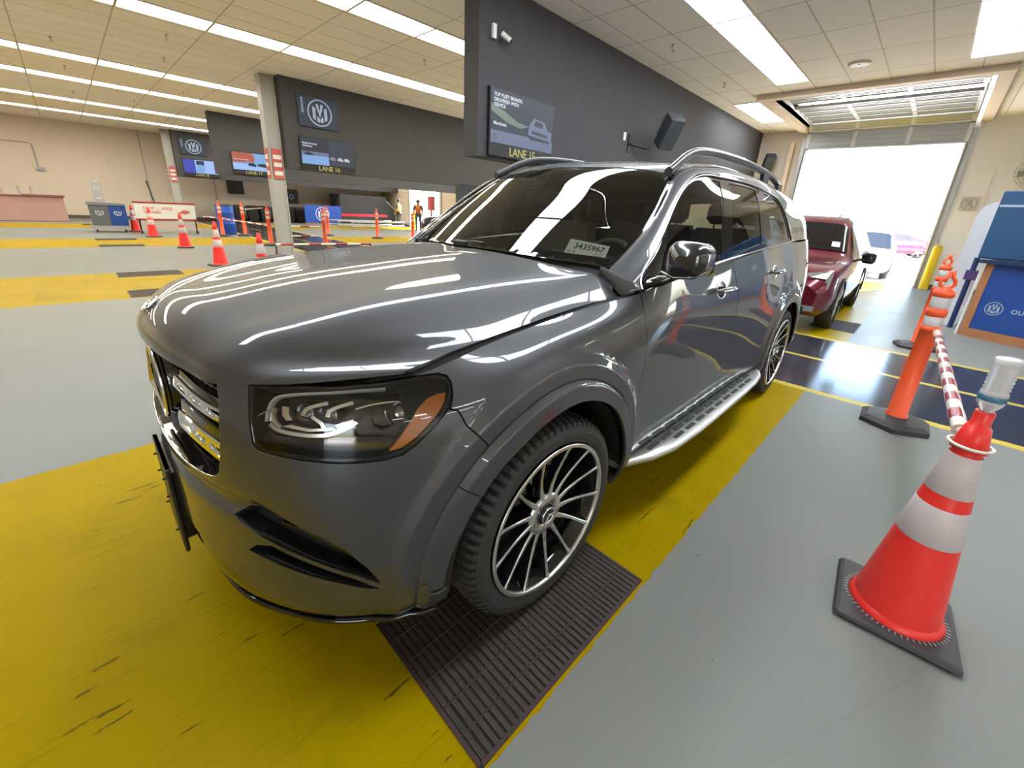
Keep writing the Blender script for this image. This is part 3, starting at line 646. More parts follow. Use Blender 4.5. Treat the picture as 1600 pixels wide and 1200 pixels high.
# blue board with ringed M, charcoal block with a red stripe, steel rails
r = empty('blue_board', (-26, 10.0, 0), 0, 'blue display board with a ringed M emblem, left of the charcoal auction block', 'display board')
q = MB(); q.box(-.06, .06, -1.08, 1.12, .08, 1.10); q.build('board', M['blueb'], r)
q = MB(); q.box(-.08, .10, -1.10, 1.14, 0, .08); q.build('wooden_foot', M['wood'], r)
q = MB(); m_logo(q, lambda x, y, z: (.061+z, x, y), -.05, .60, .42, 0); q.build('emblem', M['white'], r)
r = empty('auction_block', (-26.3, 12.7, 0), 0, 'charcoal fabric auction block with a bright red stripe near the far doorway', 'booth')
q = MB(); q.box(-1.2, .3, -1.55, 1.65, 0, 1.84); q.build('panel_wall', M['carpet'], r)
q = MB(); q.box(.301, .315, -1.55, 1.70, .52, .68); q.build('red_stripe', M['stripe'] if 'stripe' in M else M.setdefault('stripe', mat('bright red stripe', (.65, .02, .05), .4)), r)
q = MB(); q.prism([(1.65, 0), (2.35, 0), (2.35, .95), (1.65, 1.58)], .10, .28, lambda p, q_, t: (t, p, q_)); q.build('stair_side', M['carpet'], r)
q = MB(); q.tube([(.30, 1.66, 1.60), (.30, 2.36, .97), (.30, 2.36, .0)], .02, 8); q.build('handrail', M['white'], r)
def rail_section(x, y0, y1, lab):
    r = empty('steel_railing', (x, (y0+y1)/2, 0), 0, lab, 'railing', 'low silver rails across the far lane'); h = (y1-y0)/2
    for z in (.16, .38): q = MB(); q.cyl((0, -h, z), (0, h, z), .03, n=10); q.build('rail', M['steel'], r)
    for k in (-1, 0, 1): q = MB(); q.cyl((0, k*h*.96, 0), (0, k*h*.96, .40), .025, n=8); q.build('post', M['steel'], r)
    return r
rs = rail_section(-23.4, 9.0, 13.2, 'low silver railing nearest the charcoal auction block')
for x, l in ((-22.3, 'low silver railing between the two other parallel rails'), (-21.2, 'low silver railing nearest the striped orange posts')): o = copy_tree(rs); o.location = (x, 11.1+(x+23.4)*.25, 0); o['label'] = l
mb = MB(); mb.cyl((-22.3, 14.2, 0), (-22.3, 14.2, 1.05), .09, n=16); tag(mb.build('bollard', M['yellow']), 'yellow bollard beside the person in the yellow vest', 'bollard')
mb = MB(); mb.cyl((1.86, 15.0, 0), (1.86, 15.0, 1.12), .10, n=24); mb.lathe([(.10, 1.12), (.07, 1.17), (.02, 1.19)], (1.86, 15.0, 0), 24); tag(mb.build('bollard', M['yellow']), 'yellow bollard at the right foot of the open doorway', 'bollard')
mb = MB(); mb.cyl((-3.0, 15.0, 0), (-3.0, 15.0, 1.12), .10, n=24); tag(mb.build('bollard', M['yellow']), 'yellow bollard hidden behind the grey SUV by the left jamb', 'bollard')
# conduit and lamp on the far wall, wands
mb = MB(); mb.tube([(-28.17, -8, 3.14), (-28.17, -1.75, 3.18), (-28.17, -1.6, 3.12), (-28.17, -1.6, 2.2)], .022, 8); mb.obox((-28.12, -1.55, 2.12), (.07, 0, 0), (0, .14, 0), (0, .01, .06))
tag(mb.build('wall_conduit', M['steelp']), 'thin conduit bending down to a small box on the far cream wall', 'conduit')
mb = MB(); mb.cyl((-28.17, 2.05, 1.9), (-27.8, 2.3, .0), .022, n=6); tag(mb.build('black_pole', M['blk']), 'thin black pole leaning on the far cream wall', 'pole')
for i, (y0, y1) in enumerate(((2.10, 2.12), (8.8, 8.82), (5.0, 5.02))):
    mb = MB(); mb.box(-28.2, -28.17, y0, y1+.03, .1, 4.24); struct(mb, 'trim_%d' % (6+i), M['steelp'])
mb = MB(); mb.box(-28.19, -28.1, 5.6, 6.4, 1.5, 2.35); tag(mb.build('wall_cabinet', M['blk']), 'dark box fixed high on the far wall above the bins', 'box')
r = empty('hanging_monitor', (-28.0, 8.9, 1.1), 0, 'dark monitor on the far wall left of the charcoal block', 'monitor')
q = MB(); q.box(-.2, 0, -.35, .45, .05, .85); q.build('housing', M['blk'], r); q = MB(); ell_ring(q, lambda x, y, z: (.001+z, x, y), .05, .42, .10, .13); q.build('emblem', M['logo'], r)

# ---- loudspeakers on the charcoal wall and camera
def loudspeaker(loc, rz, tilt, label, s=1.0):
    r = empty('loudspeaker', loc, rz, label, 'speaker'); r.rotation_euler = (0, R(tilt), rz)
    q = MB(); q.bbox(-.13*s, .13*s, -.16*s, .16*s, -.30*s, .30*s, .03); q.build('cabinet', M['slate'], r)
    q = MB(); q.box(.131*s, .150*s, -.145*s, .145*s, -.285*s, .285*s); q.build('grille', M['slate2'], r)
    q = MB(); q.tube([(-.13*s, -.13*s, -.26*s), (-.17*s, -.13*s, -.2*s), (-.17*s, -.13*s, .2*s), (-.13*s, -.13*s, .26*s)], .012, 6); q.build('bracket', M['alu'], r)
    return r
M['slate'] = mat('slate cabinet', (.05, .058, .065), .55); M['slate2'] = noisy('speaker cloth', (.04, .048, .055), (.065, .075, .085), 160, .8)
loudspeaker((-2.70, 7.80, 3.14), R(-32), 38, 'dark loudspeaker tilted out on an arm from the charcoal wall above the roof', 1.05)
r = empty('speaker_arm', (-3.15, 7.05, 2.86), 0, 'black wall arm with a white clip carrying the tilted loudspeaker', 'bracket')
q = MB(); q.box(0, .02, -.05, .05, -.16, .16); q.cyl((.02, 0, -.02), (.20, .36, -.06), .028, n=8); q.cyl((.20, .36, -.06), (.26, .46, .0), .03, n=8); q.build('arm', M['blk'], r)
q = MB(); q.box(.0, .03, -.24, -.18, .02, .16); q.build('clip', M['white'], r)
loudspeaker((-2.72, 14.93, 3.32), R(-60), 34, 'smaller dark loudspeaker on the back wall left of the cream pipe', .9)
r = empty('security_camera', (-3.12, 3.42, 3.62), 0, 'small white security camera high on the charcoal LANE 15 partition', 'camera')
q = MB(); q.box(-.02, .02, -.12, -.06, -.02, .14); q.build('junction_box', M['white'], r)
q = MB(); q.cyl((.03, .03, .06), (.12, .10, -.02), .032, n=14); q.build('camera_body', M['white'], r); q = MB(); q.cyl((.122, .102, -.022), (.135, .115, -.033), .026, n=14); q.cyl((0, .0, -.01), (.10, .10, -.06), .012, n=6); q.build('lens', M['blk'], r)

# ---- sign and fan on the back wall
r = empty('no_entry_sign', (2.13, YE-.02, 2.24), 0, 'small square no pedestrians sign on the wall right of the doorway', 'sign')
q = MB(); q.box(-.17, .17, -.006, .012, -.17, .17); q.build('plate', M['frame'], r)
q = MB(); fx = lambda x, y, z: (x, -.007-z, y); ell_ring(q, fx, 0, 0, .13, .15); poly(q, fx, [(-.11, .09), (-.09, .11), (.11, -.09), (.09, -.11)])
poly(q, fx, [(-.02, .10), (.03, .10), (.04, .02), (.08, -.09), (.05, -.10), (.01, -.02), (-.05, -.10), (-.07, -.08), (-.02, .0), (-.05, .04)], 0, .005); q.build('symbol', M['steelp'], r)
r = empty('wall_fan', (3.04, YE-.2, 2.95), 0, 'round caged fan on the wall at the right edge', 'fan')
q = MB()
for rad in (.36, .30, .24, .18, .12, .06): q.tube([(rad*math.cos(2*math.pi*k/32), -.14+.04*(rad/.36)**2, rad*math.sin(2*math.pi*k/32)) for k in range(32)], .004, 4, close=True)
for k in range(24): a = 2*math.pi*k/24; q.tube([(.05*math.cos(a), -.145, .05*math.sin(a)), (.36*math.cos(a), -.10, .36*math.sin(a)), (.36*math.cos(a), .04, .36*math.sin(a))], .004, 4)
q.build('cage', M['steelp'], r)
q = MB()
for k in range(4):
    a = math.pi/2*k; c, s = math.cos(a), math.sin(a); q.add([(c*.04-s*.03, -.07, s*.04+c*.03), (c*.30-s*.12, -.09, s*.30+c*.12), (c*.32+s*.04, -.05, s*.32-c*.04), (c*.05+s*.04, -.05, s*.05-c*.04)], [(0, 1, 2, 3)])
q.lathe([(.05, -.10), (.05, .15)], n=16, axis='y'); q.build('blades', M['steelp'], r)
mb = MB(); mb.tube([(2.02, YE-.03, 3.1), (2.02, YE-.03, 3.02), (2.35, YE-.03, 3.03), (2.35, YE-.03, .2)], .012, 6); tag(mb.build('wall_conduit', M['wallr']), 'thin painted conduit beside the doorway above the sign', 'conduit')

# ---- blue counter booth at the right edge
bo = empty('sales_counter', (2.38, 8.33, 0), R(-24), 'blue counter with an oak frame, a ringed M emblem and white words', 'counter')
q = MB(); W = 1.9
q.box(0, W, 0, .06, 0, .13); q.box(0, .09, 0, .06, .13, 1.10); q.box(0, W, .06, .75, 0, .08); q.box(W-.09, W, 0, .06, .13, 1.10); q.box(0, .06, .06, .75, .08, 1.10); q.build('wooden_frame', M['wood'], bo)
q = MB(); q.box(.09, W-.09, .012, .05, .13, 1.10); q.build('front_panel', M['blue'], bo)
q = MB(); q.box(-.05, W+.05, -.10, .80, 1.10, 1.15); q.build('countertop', M['navyc'] if 'navyc' in M else M.setdefault('navyc', mat('dark blue top', (.01, .03, .09), .3)), bo)
q = MB(); fx = lambda x, y, z: (x, .011-z, y); m_logo(q, fx, .27, .47, .098); text_mb(q, 'OUR MISSION', .085, lambda x, y, z: fx(x+.45, y+.44, z), 0, .004, True, space=1.1); q.build('lettering', M['pale'] if 'pale' in M else M.setdefault('pale', mat('pale blue grey print', (.34, .42, .52), .5)), bo)
q = MB(); q.cyl((-.02, -.02, .0), (-.02, -.02, 1.08), .014, n=8); q.build('edge_trim', M['white'], bo)
r = empty('display_kiosk', (2.27, 8.45, 1.16), R(-22), 'tall dark blue display panel standing above the counter at the right edge', 'display')
q = MB(); q.bbox(0, 1.2, -.02, .25, 0, .95, .02); q.build('screen_body', M['bluek'] if 'bluek' in M else M.setdefault('bluek', mat('teal blue panel', (.020, .075, .18), .3)), r)
q = MB(); q.box(.02, 1.18, -.028, -.021, .73, .76); q.build('edge_light', M['pale'], r)
q = MB(); q.lathe([(.09, -.004), (.08, -.012)], (.62, -.02, .42), 24, axis='y'); q.build('round_badge', M['pale'], r)
r = empty('white_panel', (2.12, 9.3, 0), R(-10), 'white rounded panel standing behind the blue display', 'panel')
q = MB(); q.prism([(0, .35), (.30, .35), (.30, 1.98), (.16, 2.0), (.04, 1.92), (0, 1.75)], 0, .06, lambda p, q_, t: (p, t, q_)); q.build('panel_board', M['whitep'] if 'whitep' in M else M.setdefault('whitep', mat('white laminate', (.62, .64, .68), .4)), r)
q = MB(); q.box(.05, .25, -.1, .3, 0, .35); q.build('stand', M['white'], r)
r = empty('tool_pole', (2.30, 8.9, 0), 0, 'dark blue pole with a purple box between the orange posts and the counter', 'pole')
q = MB(); q.cyl((0, 0, 0), (0, 0, 1.15), .035, n=12); q.build('pole', M['navy2'] if 'navy2' in M else M.setdefault('navy2', mat('navy pole', (.02, .04, .14), .4)), r); q = MB(); q.box(-.07, .07, -.06, .06, .80, .95); q.build('box', M['purple'] if 'purple' in M else M.setdefault('purple', mat('purple box', (.10, .05, .18), .5)), r)
# ---- booth beyond the grey SUV, seen through its windscreen
r = empty('auction_booth', (-3.75, 0, 0), 0, 'charcoal booth with pale slatted window and a round yellow emblem, seen through the SUV windscreen', 'booth')
q = MB(); q.box(.10, .30, 3.02, 6.6, 0, .84); q.box(.10, .26, 3.12, 6.6, 1.33, 1.80); q.box(.10, .30, 2.95, 3.02, 0, 1.33); q.build('booth_body', M['carpet'], r)
q = MB(); q.box(.24, .28, 2.93, 6.5, .84, 1.33); q.build('slatted_window', M['slatw'] if 'slatw' in M else M.setdefault('slatw', mat('pale window slats', (.62, .68, .68), .4)), r)
q = MB()
for k in range(7): q.box(.281, .290, 2.95, 6.5, .88+.062*k, .888+.062*k)
q.build('slats', M['bsgn'], r)
q = MB(); q.box(.30, .33, 2.93, 4.36, 1.30, 1.33); q.box(.30, .33, 4.32, 4.36, .84, 1.33); q.box(.30, .33, 2.93, 4.36, .84, .87); q.build('window_frame', M['blk'], r)
q = MB(); fx = lambda x, y, z: (.292+z, x, y); poly(q, fx, [(3.40+.135*math.cos(2*math.pi*k/28), 1.06+.135*math.sin(2*math.pi*k/28)) for k in range(28)], 0, .006); q.build('round_emblem', M['yellow'], r)
q = MB(); m_logo(q, lambda x, y, z: (.300+z, x, y), 3.40, 1.06, .11); text_mb(q, 'Mainline', .17, lambda x, y, z: (.295+z, x+3.62, y+.94), 0, .004, True); q.build('lettering', M['green'], r)
q = MB(); ell_ring(q, lambda x, y, z: (.262+z, x, y), 3.85, 1.58, .07, .085); ell_ring(q, lambda x, y, z: (.262+z, x, y), 3.35, 1.58, .07, .085); q.build('panel_marks', M['logo'], r)
# ---------------------------------------------------------------- smooth surfaces through nets of points
def spl_basis(k, x):
    """natural cubic spline values at x as a linear map of the data at knots k"""
    k = np.asarray(k, float); x = np.clip(np.asarray(x, float), k[0], k[-1]); n = len(k)
    A = np.zeros((n, n)); B = np.zeros((n, n)); A[0, 0] = A[-1, -1] = 1
    h = np.diff(k)
    for i in range(1, n-1):
        A[i, i-1] = h[i-1]; A[i, i] = 2*(h[i-1]+h[i]); A[i, i+1] = h[i]
        B[i, i-1] = 6/h[i-1]; B[i, i] = -6/h[i-1]-6/h[i]; B[i, i+1] = 6/h[i]
    M = np.linalg.solve(A, B)
    j = np.clip(np.searchsorted(k, x, side='right')-1, 0, n-2)
    a = (k[j+1]-x)/h[j]; b = 1-a
    W = np.zeros((len(x), n)); r = np.arange(len(x))
    W[r, j] += a; W[r, j+1] += b
    W += ((a**3-a)*h[j]**2/6)[:, None]*M[j] + ((b**3-b)*h[j]**2/6)[:, None]*M[j+1]
    return W

class Surf:
    """net[row v][column u] of points; uk, vk are the knots"""
    disp = None
    def __init__(s, net, uk, vk):
        s.N = np.array(net, float); s.uk = np.array(uk, float); s.vk = np.array(vk, float)
    def ev(s, u, v):
        Wu = spl_basis(s.uk, u); Wv = spl_basis(s.vk, v)
        P = np.einsum('kj,ki,ijc->kc', Wu, Wv, s.N)
        return s.disp(P) if s.disp else P
    def nrm(s, u, v, e=1e-3):
        u = np.asarray(u, float); v = np.asarray(v, float)
        u0 = np.clip(u-e, s.uk[0], s.uk[-1]); u1 = np.clip(u+e, s.uk[0], s.uk[-1])
        v0 = np.clip(v-e, s.vk[0], s.vk[-1]); v1 = np.clip(v+e, s.vk[0], s.vk[-1])
        n = np.cross(s.ev(u1, v)-s.ev(u0, v), s.ev(u, v1)-s.ev(u, v0))
        return n/np.maximum(np.linalg.norm(n, axis=1), 1e-12)[:, None]

# side and front skin of the car: a plan curve swept with a height-dependent inset
PLAN = np.array([(0,-.965),(.3,-.948),(.5,-.905),(.62,-.858),(.74,-.775),(.84,-.66),(.91,-.53),(.955,-.39),(.985,-.2),(.992,0),(.988,.25),(.978,.6),(.976,1.1),
                 (.978,1.7),(.984,2.3),(.990,2.8),(.992,3.135),(.985,3.5),(.955,3.85),(.88,4.12),(.72,4.26),(.4,4.31),(0,4.32)])
_d = np.r_[0, np.cumsum(np.linalg.norm(np.diff(PLAN, axis=0), axis=1))]
SU = _d                                                                # u is the length along the car's outline from the nose
_t = np.stack([(spl_basis(_d, np.clip(_d+.01, 0, _d[-1]))-spl_basis(_d, np.clip(_d-.01, 0, _d[-1])))@PLAN[:, i] for i in (0, 1)], 1)
_t /= np.linalg.norm(_t, axis=1)[:, None]
PN = np.stack([_t[:, 1], -_t[:, 0]], 1)                                # outward
SV = [0, .10, .24, .38, .52, .66, .78, .90]
# per region: (z, inset) for the eight rows
REG = {
 'nose': [(.265,.048),(.335,.014),(.45,0),(.60,0),(.75,.004),(.88,.014),(.97,.03),(1.03,.06)],
 'corn': [(.25,.07),(.33,.022),(.46,.0),(.60,0),(.74,.006),(.88,.025),(.97,.055),(1.04,.105)],
 'cor2': [(.28,.05),(.35,.012),(.46,.0),(.60,0),(.75,.006),(.89,.025),(.98,.06),(1.045,.125)],
 'whee': [(.30,.03),(.37,.005),(.48,0),(.62,0),(.77,.004),(.90,.018),(1.01,.060),(1.095,.155)],
 'fdr':  [(.28,.06),(.36,.03),(.46,.008),(.60,.010),(.77,.008),(.94,.002),(1.08,.022),(1.15,.135)],
 'dr0':  [(.27,.08),(.35,.04),(.45,.010),(.60,.014),(.78,.008),(.96,0),(1.085,.010),(1.20,.048)],
 'dr1':  [(.27,.08),(.35,.04),(.45,.010),(.60,.016),(.78,.010),(.98,0),(1.10,.008),(1.245,.048)],
 'dr2':  [(.27,.08),(.35,.04),(.46,.010),(.61,.014),(.80,.008),(.99,0),(1.12,.010),(1.283,.052)],
 'dr3':  [(.28,.07),(.36,.03),(.47,.008),(.63,.010),(.81,.006),(1.0,.002),(1.15,.018),(1.32,.066)],
 'whr':  [(.30,.03),(.38,.005),(.50,0),(.64,0),(.80,.004),(.96,.016),(1.16,.05),(1.35,.10)],
 'rr':   [(.32,.05),(.42,.015),(.54,0),(.68,0),(.84,.004),(1.0,.014),(1.18,.045),(1.36,.09)],
}
COLR = ['nose','nose','nose','corn','corn','corn','cor2','cor2','whee','whee','whee','dr0','dr1','dr2','dr3','whr','whr','whr','rr','rr','rr','rr','rr']
net = np.zeros((8, len(PLAN), 3))
for j, rname in enumerate(COLR):
    for i, (z, ins) in enumerate(REG[rname]):
        if j == 9: z2, i2 = REG['whee'][i]
        net[i, j] = (PLAN[j, 0]-PN[j, 0]*ins, PLAN[j, 1]-PN[j, 1]*ins, z)
# the top edge follows the bonnet shut line and then the window line
TOP = {7:(.826,-.372,1.064), 8:(.818,-.24,1.083), 9:(.812,.0,1.107), 10:(.818,.27,1.132), 11:(.925,.60,1.195)}
for j, p in TOP.items(): net[7, j] = p
net[6, 9] = (.925, 0, 1.045); net[6, 10] = (.930, .26, 1.065)
def sym(net, k, c=0.0):
    """mirror a half net about its first column so that the surface runs across the car"""
    net = np.array(net, float)
    return np.concatenate([(net*[-1, 1, 1])[:, :0:-1], net], 1), np.r_[2*c-np.array(k)[:0:-1], k]
SKIN = Surf(*sym(net, SU), SV)
HUBZ = .392
def flare(P):
    """wheel arch mouldings: push the skin out round both wheels"""
    P = P.copy(); s = np.sign(P[:, 0])
    r = np.minimum(np.hypot(P[:, 1]-.01, P[:, 2]-HUBZ)+10*(P[:, 1] > .574), np.hypot(P[:, 1]-3.135, P[:, 2]-HUBZ))
    P[:, 0] += s*np.interp(r, [.455, .466, .534, .5455, .555, .600, .640], [.012, .024, .028, .010, .014, .018, 0])*(np.abs(P[:, 0]) > .80)
    # the bumper is drawn in under the grille and swells again towards the lip
    ax = np.abs(P[:, 0]); front = np.interp(P[:, 1], [-.80, -.72], [1, 0])*np.interp(ax, [.62, .74], [1, 0])
    zc = .672+.02*ax; d = P[:, 2]-zc
    P[:, 1] += front*(.024*np.exp(-(d/.030)**2)*np.interp(ax, [.10, .35], [.4, 1]))
    return P
SKIN.disp = flare

# bonnet
HU = [0, .13, .29, .46, .62, .675, .75, .84]
HV = [0, .05, .11, .24, .48, .78, 1.08, 1.36]
HOODNET = [
 [(0,-.955,1.045),(.13,-.945,1.035),(.28,-.918,1.024),(.40,-.885,1.014),(.50,-.848,1.013),(.55,-.812,1.020),(.67,-.715,1.034),(.826,-.455,1.052)],
 [(0,-.950,1.085),(.13,-.940,1.080),(.27,-.912,1.070),(.39,-.880,1.056),(.495,-.838,1.050),(.545,-.800,1.048),(.665,-.700,1.052),(.826,-.445,1.058)],
 [(0,-.905,1.140),(.13,-.892,1.138),(.27,-.865,1.126),(.39,-.830,1.108),(.505,-.790,1.092),(.555,-.760,1.077),(.670,-.645,1.067),(.825,-.40,1.064)],
 [(0,-.790,1.186),(.13,-.782,1.187),(.285,-.760,1.178),(.42,-.730,1.153),(.550,-.700,1.131),(.602,-.670,1.108),(.690,-.560,1.090),(.822,-.32,1.074)],
 [(0,-.560,1.228),(.13,-.555,1.231),(.300,-.540,1.226),(.47,-.520,1.200),(.612,-.500,1.174),(.665,-.475,1.148),(.735,-.395,1.120),(.818,-.20,1.088)],
 [(0,-.270,1.259),(.13,-.265,1.262),(.290,-.255,1.258),(.48,-.245,1.230),(.637,-.225,1.202),(.690,-.205,1.175),(.755,-.150,1.143),(.815,-.01,1.107)],
 [(0, .030,1.277),(.13, .035,1.280),(.270, .050,1.277),(.48, .080,1.249),(.655, .110,1.221),(.708, .120,1.197),(.765, .160,1.168),(.816, .24,1.130)],
 [(0, .310,1.290),(.13, .315,1.292),(.250, .330,1.290),(.46, .400,1.271),(.675,.490,1.244),(.716,.515,1.237),(.768,.532,1.203),(.835,.545,1.150)],
]
HOOD = Surf(*sym(HOODNET, HU), HV)

# upper body: hoops from the window line over the roof to the centre line
UV_ = [0, .16, .42, .52, .62, .98, 1.34]      # v across a hoop
UU_ = [0, .22, .50, .80, 1.10, 1.75, 2.35, 2.85, 3.30, 3.62]
HOOPS = [
 [(.925,.56,1.190),(.90,.555,1.208),(.86,.55,1.228),(.79,.545,1.250),(.712,.54,1.268),(.37,.39,1.290),(0,.33,1.297)],
 [(.928,.68,1.210),(.905,.69,1.275),(.860,.735,1.350),(.800,.752,1.394),(.722,.785,1.422),(.36,.63,1.440),(0,.58,1.462)],
 [(.928,.90,1.226),(.885,.92,1.370),(.806,.980,1.528),(.757,.988,1.562),(.694,1.015,1.572),(.34,.87,1.612),(0,.83,1.614)],
 [(.928,1.25,1.252),(.862,1.27,1.480),(.757,1.29,1.694),(.700,1.275,1.724),(.628,1.245,1.712),(.33,1.14,1.738),(0,1.09,1.748)],
 [(.928,1.60,1.277),(.862,1.60,1.510),(.744,1.60,1.724),(.705,1.60,1.768),(.625,1.58,1.788),(.33,1.50,1.803),(0,1.46,1.808)],
 [(.918,2.30,1.318),(.858,2.30,1.530),(.745,2.30,1.726),(.705,2.30,1.782),(.625,2.30,1.815),(.33,2.30,1.838),(0,2.30,1.845)],
 [(.902,2.90,1.345),(.860,2.90,1.510),(.770,2.90,1.690),(.700,2.90,1.762),(.615,2.90,1.800),(.33,2.90,1.825),(0,2.90,1.832)],
 [(.880,3.40,1.360),(.845,3.40,1.505),(.762,3.40,1.655),(.680,3.40,1.730),(.595,3.40,1.772),(.32,3.40,1.799),(0,3.40,1.806)],
 [(.855,3.85,1.362),(.815,3.85,1.500),(.735,3.83,1.625),(.655,3.82,1.690),(.570,3.82,1.728),(.30,3.85,1.753),(0,3.86,1.760)],
 [(.800,4.20,1.355),(.745,4.13,1.490),(.670,4.06,1.590),(.600,4.02,1.640),(.520,4.00,1.668),(.28,4.03,1.688),(0,4.05,1.694)],
]
_h = []                                        # tight turn at the roof side, even arcs over the windscreen and roof
for _p in np.array(HOOPS):
    b, s1, s2, c, e, w1, w0 = _p; sm = s2+(s1-s2)*.24+np.array([.004, 0, .002])
    arc = lambda t: np.array([e[0]*t, w0[1]+(e[1]-w0[1])*t*t, w0[2]+(e[2]-w0[2])*t*t])
    _h.append([b, s1, sm, s2, c, e, arc(.88), arc(.5), w0])
_h = np.array(_h); UV_ = [0, .16, .358, .42, .52, .62, .7064, .98, 1.34]
_h = np.concatenate([_h, (_h*[-1, 1, 1])[:, -2::-1]], 1)
UP = Surf(_h.transpose(1, 0, 2), UU_, np.r_[UV_, 2.68-np.array(UV_)[-2::-1]])
# ---------------------------------------------------------------- panels cut out of the surfaces
def densify(poly, step, close=True):
    out = []; n = len(poly)
    for i in range(n if close else n-1):
        a = np.array(poly[i], float); b = np.array(poly[(i+1) % n], float); k = max(1, int(math.ceil(np.linalg.norm(b-a)/step)))
        for j in range(k): out.append(tuple(a+(b-a)*j/k))
    if not close: out.append(tuple(map(float, poly[-1])))
    return out
def smooth_line(pts, n=4):
    """Catmull-Rom through pts"""
    P = [np.array(p, float) for p in pts]; out = []
    for i in range(len(P)-1):
        p0 = P[max(i-1, 0)]; p1 = P[i]; p2 = P[i+1]; p3 = P[min(i+2, len(P)-1)]
        for k in range(n):
            t = k/n; out.append(tuple(.5*((2*p1)+(p2-p0)*t+(2*p0-5*p1+4*p2-p3)*t*t+(3*p1-p0-3*p2+p3)*t**3)))
    out.append(tuple(P[-1])); return out
def smooth_loop(pts, n=4):
    P = [np.array(p, float) for p in pts]; m = len(P); out = []
    for i in range(m):
        p0, p1, p2, p3 = P[i-1], P[i], P[(i+1) % m], P[(i+2) % m]
        for k in range(n):
            t = k/n; out.append(tuple(.5*((2*p1)+(p2-p0)*t+(2*p0-5*p1+4*p2-p3)*t*t+(3*p1-p0-3*p2+p3)*t**3)))
    return out
def inside(poly, X, Y):
    P = np.array(poly); r = np.zeros(len(X), bool); n = len(P)
    for i in range(n):
        x0, y0 = P[i-1]; x1, y1 = P[i]
        if y0 == y1: continue
        c = ((y0 > Y) != (y1 > Y)) & (X < (x1-x0)*(Y-y0)/(y1-y0)+x0); r ^= c
    return r
def cdt(outer, holes, step):
    P = np.array(outer); loops = [outer]+list(holes); vs = []; es = []
    for lp in loops:
        b = len(vs); n = len(lp); vs += [Vector(p) for p in lp]; es += [(b+i, b+(i+1) % n) for i in range(n)]
    nb = len(vs)
    gx = np.arange(P[:, 0].min()+step*.5, P[:, 0].max(), step); gy = np.arange(P[:, 1].min()+step*.5, P[:, 1].max(), step)
    X, Y = np.meshgrid(gx, gy); X = X+(np.arange(X.shape[0]) % 2)[:, None]*step*.5; X = X.ravel(); Y = Y.ravel()
    ok = inside(outer, X, Y)
    for h in holes: ok &= ~inside(h, X, Y)
    X = X[ok]; Y = Y[ok]
    if len(X):
        B = np.array([v[:] for v in vs]); keep = np.ones(len(X), bool)
        for k in range(0, len(X), 2000):
            d = np.hypot(X[k:k+2000, None]-B[None, :, 0], Y[k:k+2000, None]-B[None, :, 1]).min(1); keep[k:k+2000] = d > step*.42
        vs += [Vector((x, y)) for x, y in zip(X[keep], Y[keep])]
    ov, oe, of, *_ = delaunay_2d_cdt(vs, es, [], 0, 1e-7)
    V = np.array([v[:] for v in ov]); F = [tuple(f) for f in of]
    C_ = np.array([V[list(f)].mean(0) for f in F]); ok = inside(outer, C_[:, 0], C_[:, 1])
    for h in holes: ok &= ~inside(h, C_[:, 0], C_[:, 1])
    F = [f for f, k in zip(F, ok) if k]
    return V, F
class PB:
    """panel builder: pieces of surfaces with true surface normals and a folded rim"""
    def __init__(s): s.v = []; s.f = []; s.n = []; s.m = []
    def patch(s, S, outer, holes=(), step=.03, off=0.0, rim=.010, mirror=False, both=False, mi=0, back=False):
        outer = densify(outer, step*.8); holes = [densify(h, step*.8) for h in holes]
        V, F = cdt(outer, holes, step); P = S.ev(V[:, 0], V[:, 1]); N = S.nrm(V[:, 0], V[:, 1])
        P = P+N*off
        # winding after the surface normal
        if F:
            a, b, c = (P[list(F[len(F)//2])[k]] for k in range(3))
            if np.dot(np.cross(b-a, c-a), N[F[len(F)//2][0]]) < 0: F = [f[::-1] for f in F]
        rv, rf, rn = [], [], []
        if rim:
            cnt = {}
            for f in F:
                for i in range(len(f)): e = (f[i], f[(i+1) % len(f)]); cnt[e] = 1
            for (a, b) in cnt:
                if (b, a) in cnt: continue
                t = P[b]-P[a]; o = np.cross(t, N[a]); o = o/max(np.linalg.norm(o), 1e-9)
                k = len(rv); rv += [P[a], P[b], P[b]-N[b]*rim, P[a]-N[a]*rim]; rn += [(o+N[a]*.5), (o+N[b]*.5), o, o]; rf.append((k+1, k, k+3, k+2))
        V3 = np.concatenate([P, np.array(rv)]) if rv else P; N3 = np.concatenate([N, np.array(rn)]) if rn else N
        F3 = F+[tuple(len(P)+i for i in f) for f in rf]
        for mm in ((False, True) if both else (mirror,)):
            b = len(s.v); q = np.array([-1, 1, 1]) if mm else 1
            s.v += [tuple(p) for p in V3*q]; s.n += [tuple(n) for n in N3*q]
            s.f += [tuple(b+i for i in (f[::-1] if mm else f)) for f in F3]; s.m += [mi]*len(F3)
        return s
    def build(s, name, mats, parent):
        m = MB(); m.v = s.v; m.f = s.f; m.m = s.m; m.s = [True]*len(s.f)
        n = np.array(s.n); n = n/np.maximum(np.linalg.norm(n, axis=1), 1e-9)[:, None]
        return m.build(name, mats, parent, normals=n)
def ribbon(path, w):
    """closed polygon of width w along a path in the surface's own plane"""
    P = [np.array(p, float) for p in path]; L = []; Rr = []
    for i, p in enumerate(P):
        t = P[min(i+1, len(P)-1)]-P[max(i-1, 0)]; t /= max(np.linalg.norm(t), 1e-9); n = np.array([-t[1], t[0]])
        ww = w[i] if isinstance(w, (list, tuple)) else w
        L.append(tuple(p+n*ww/2)); Rr.append(tuple(p-n*ww/2))
    return L+Rr[::-1]
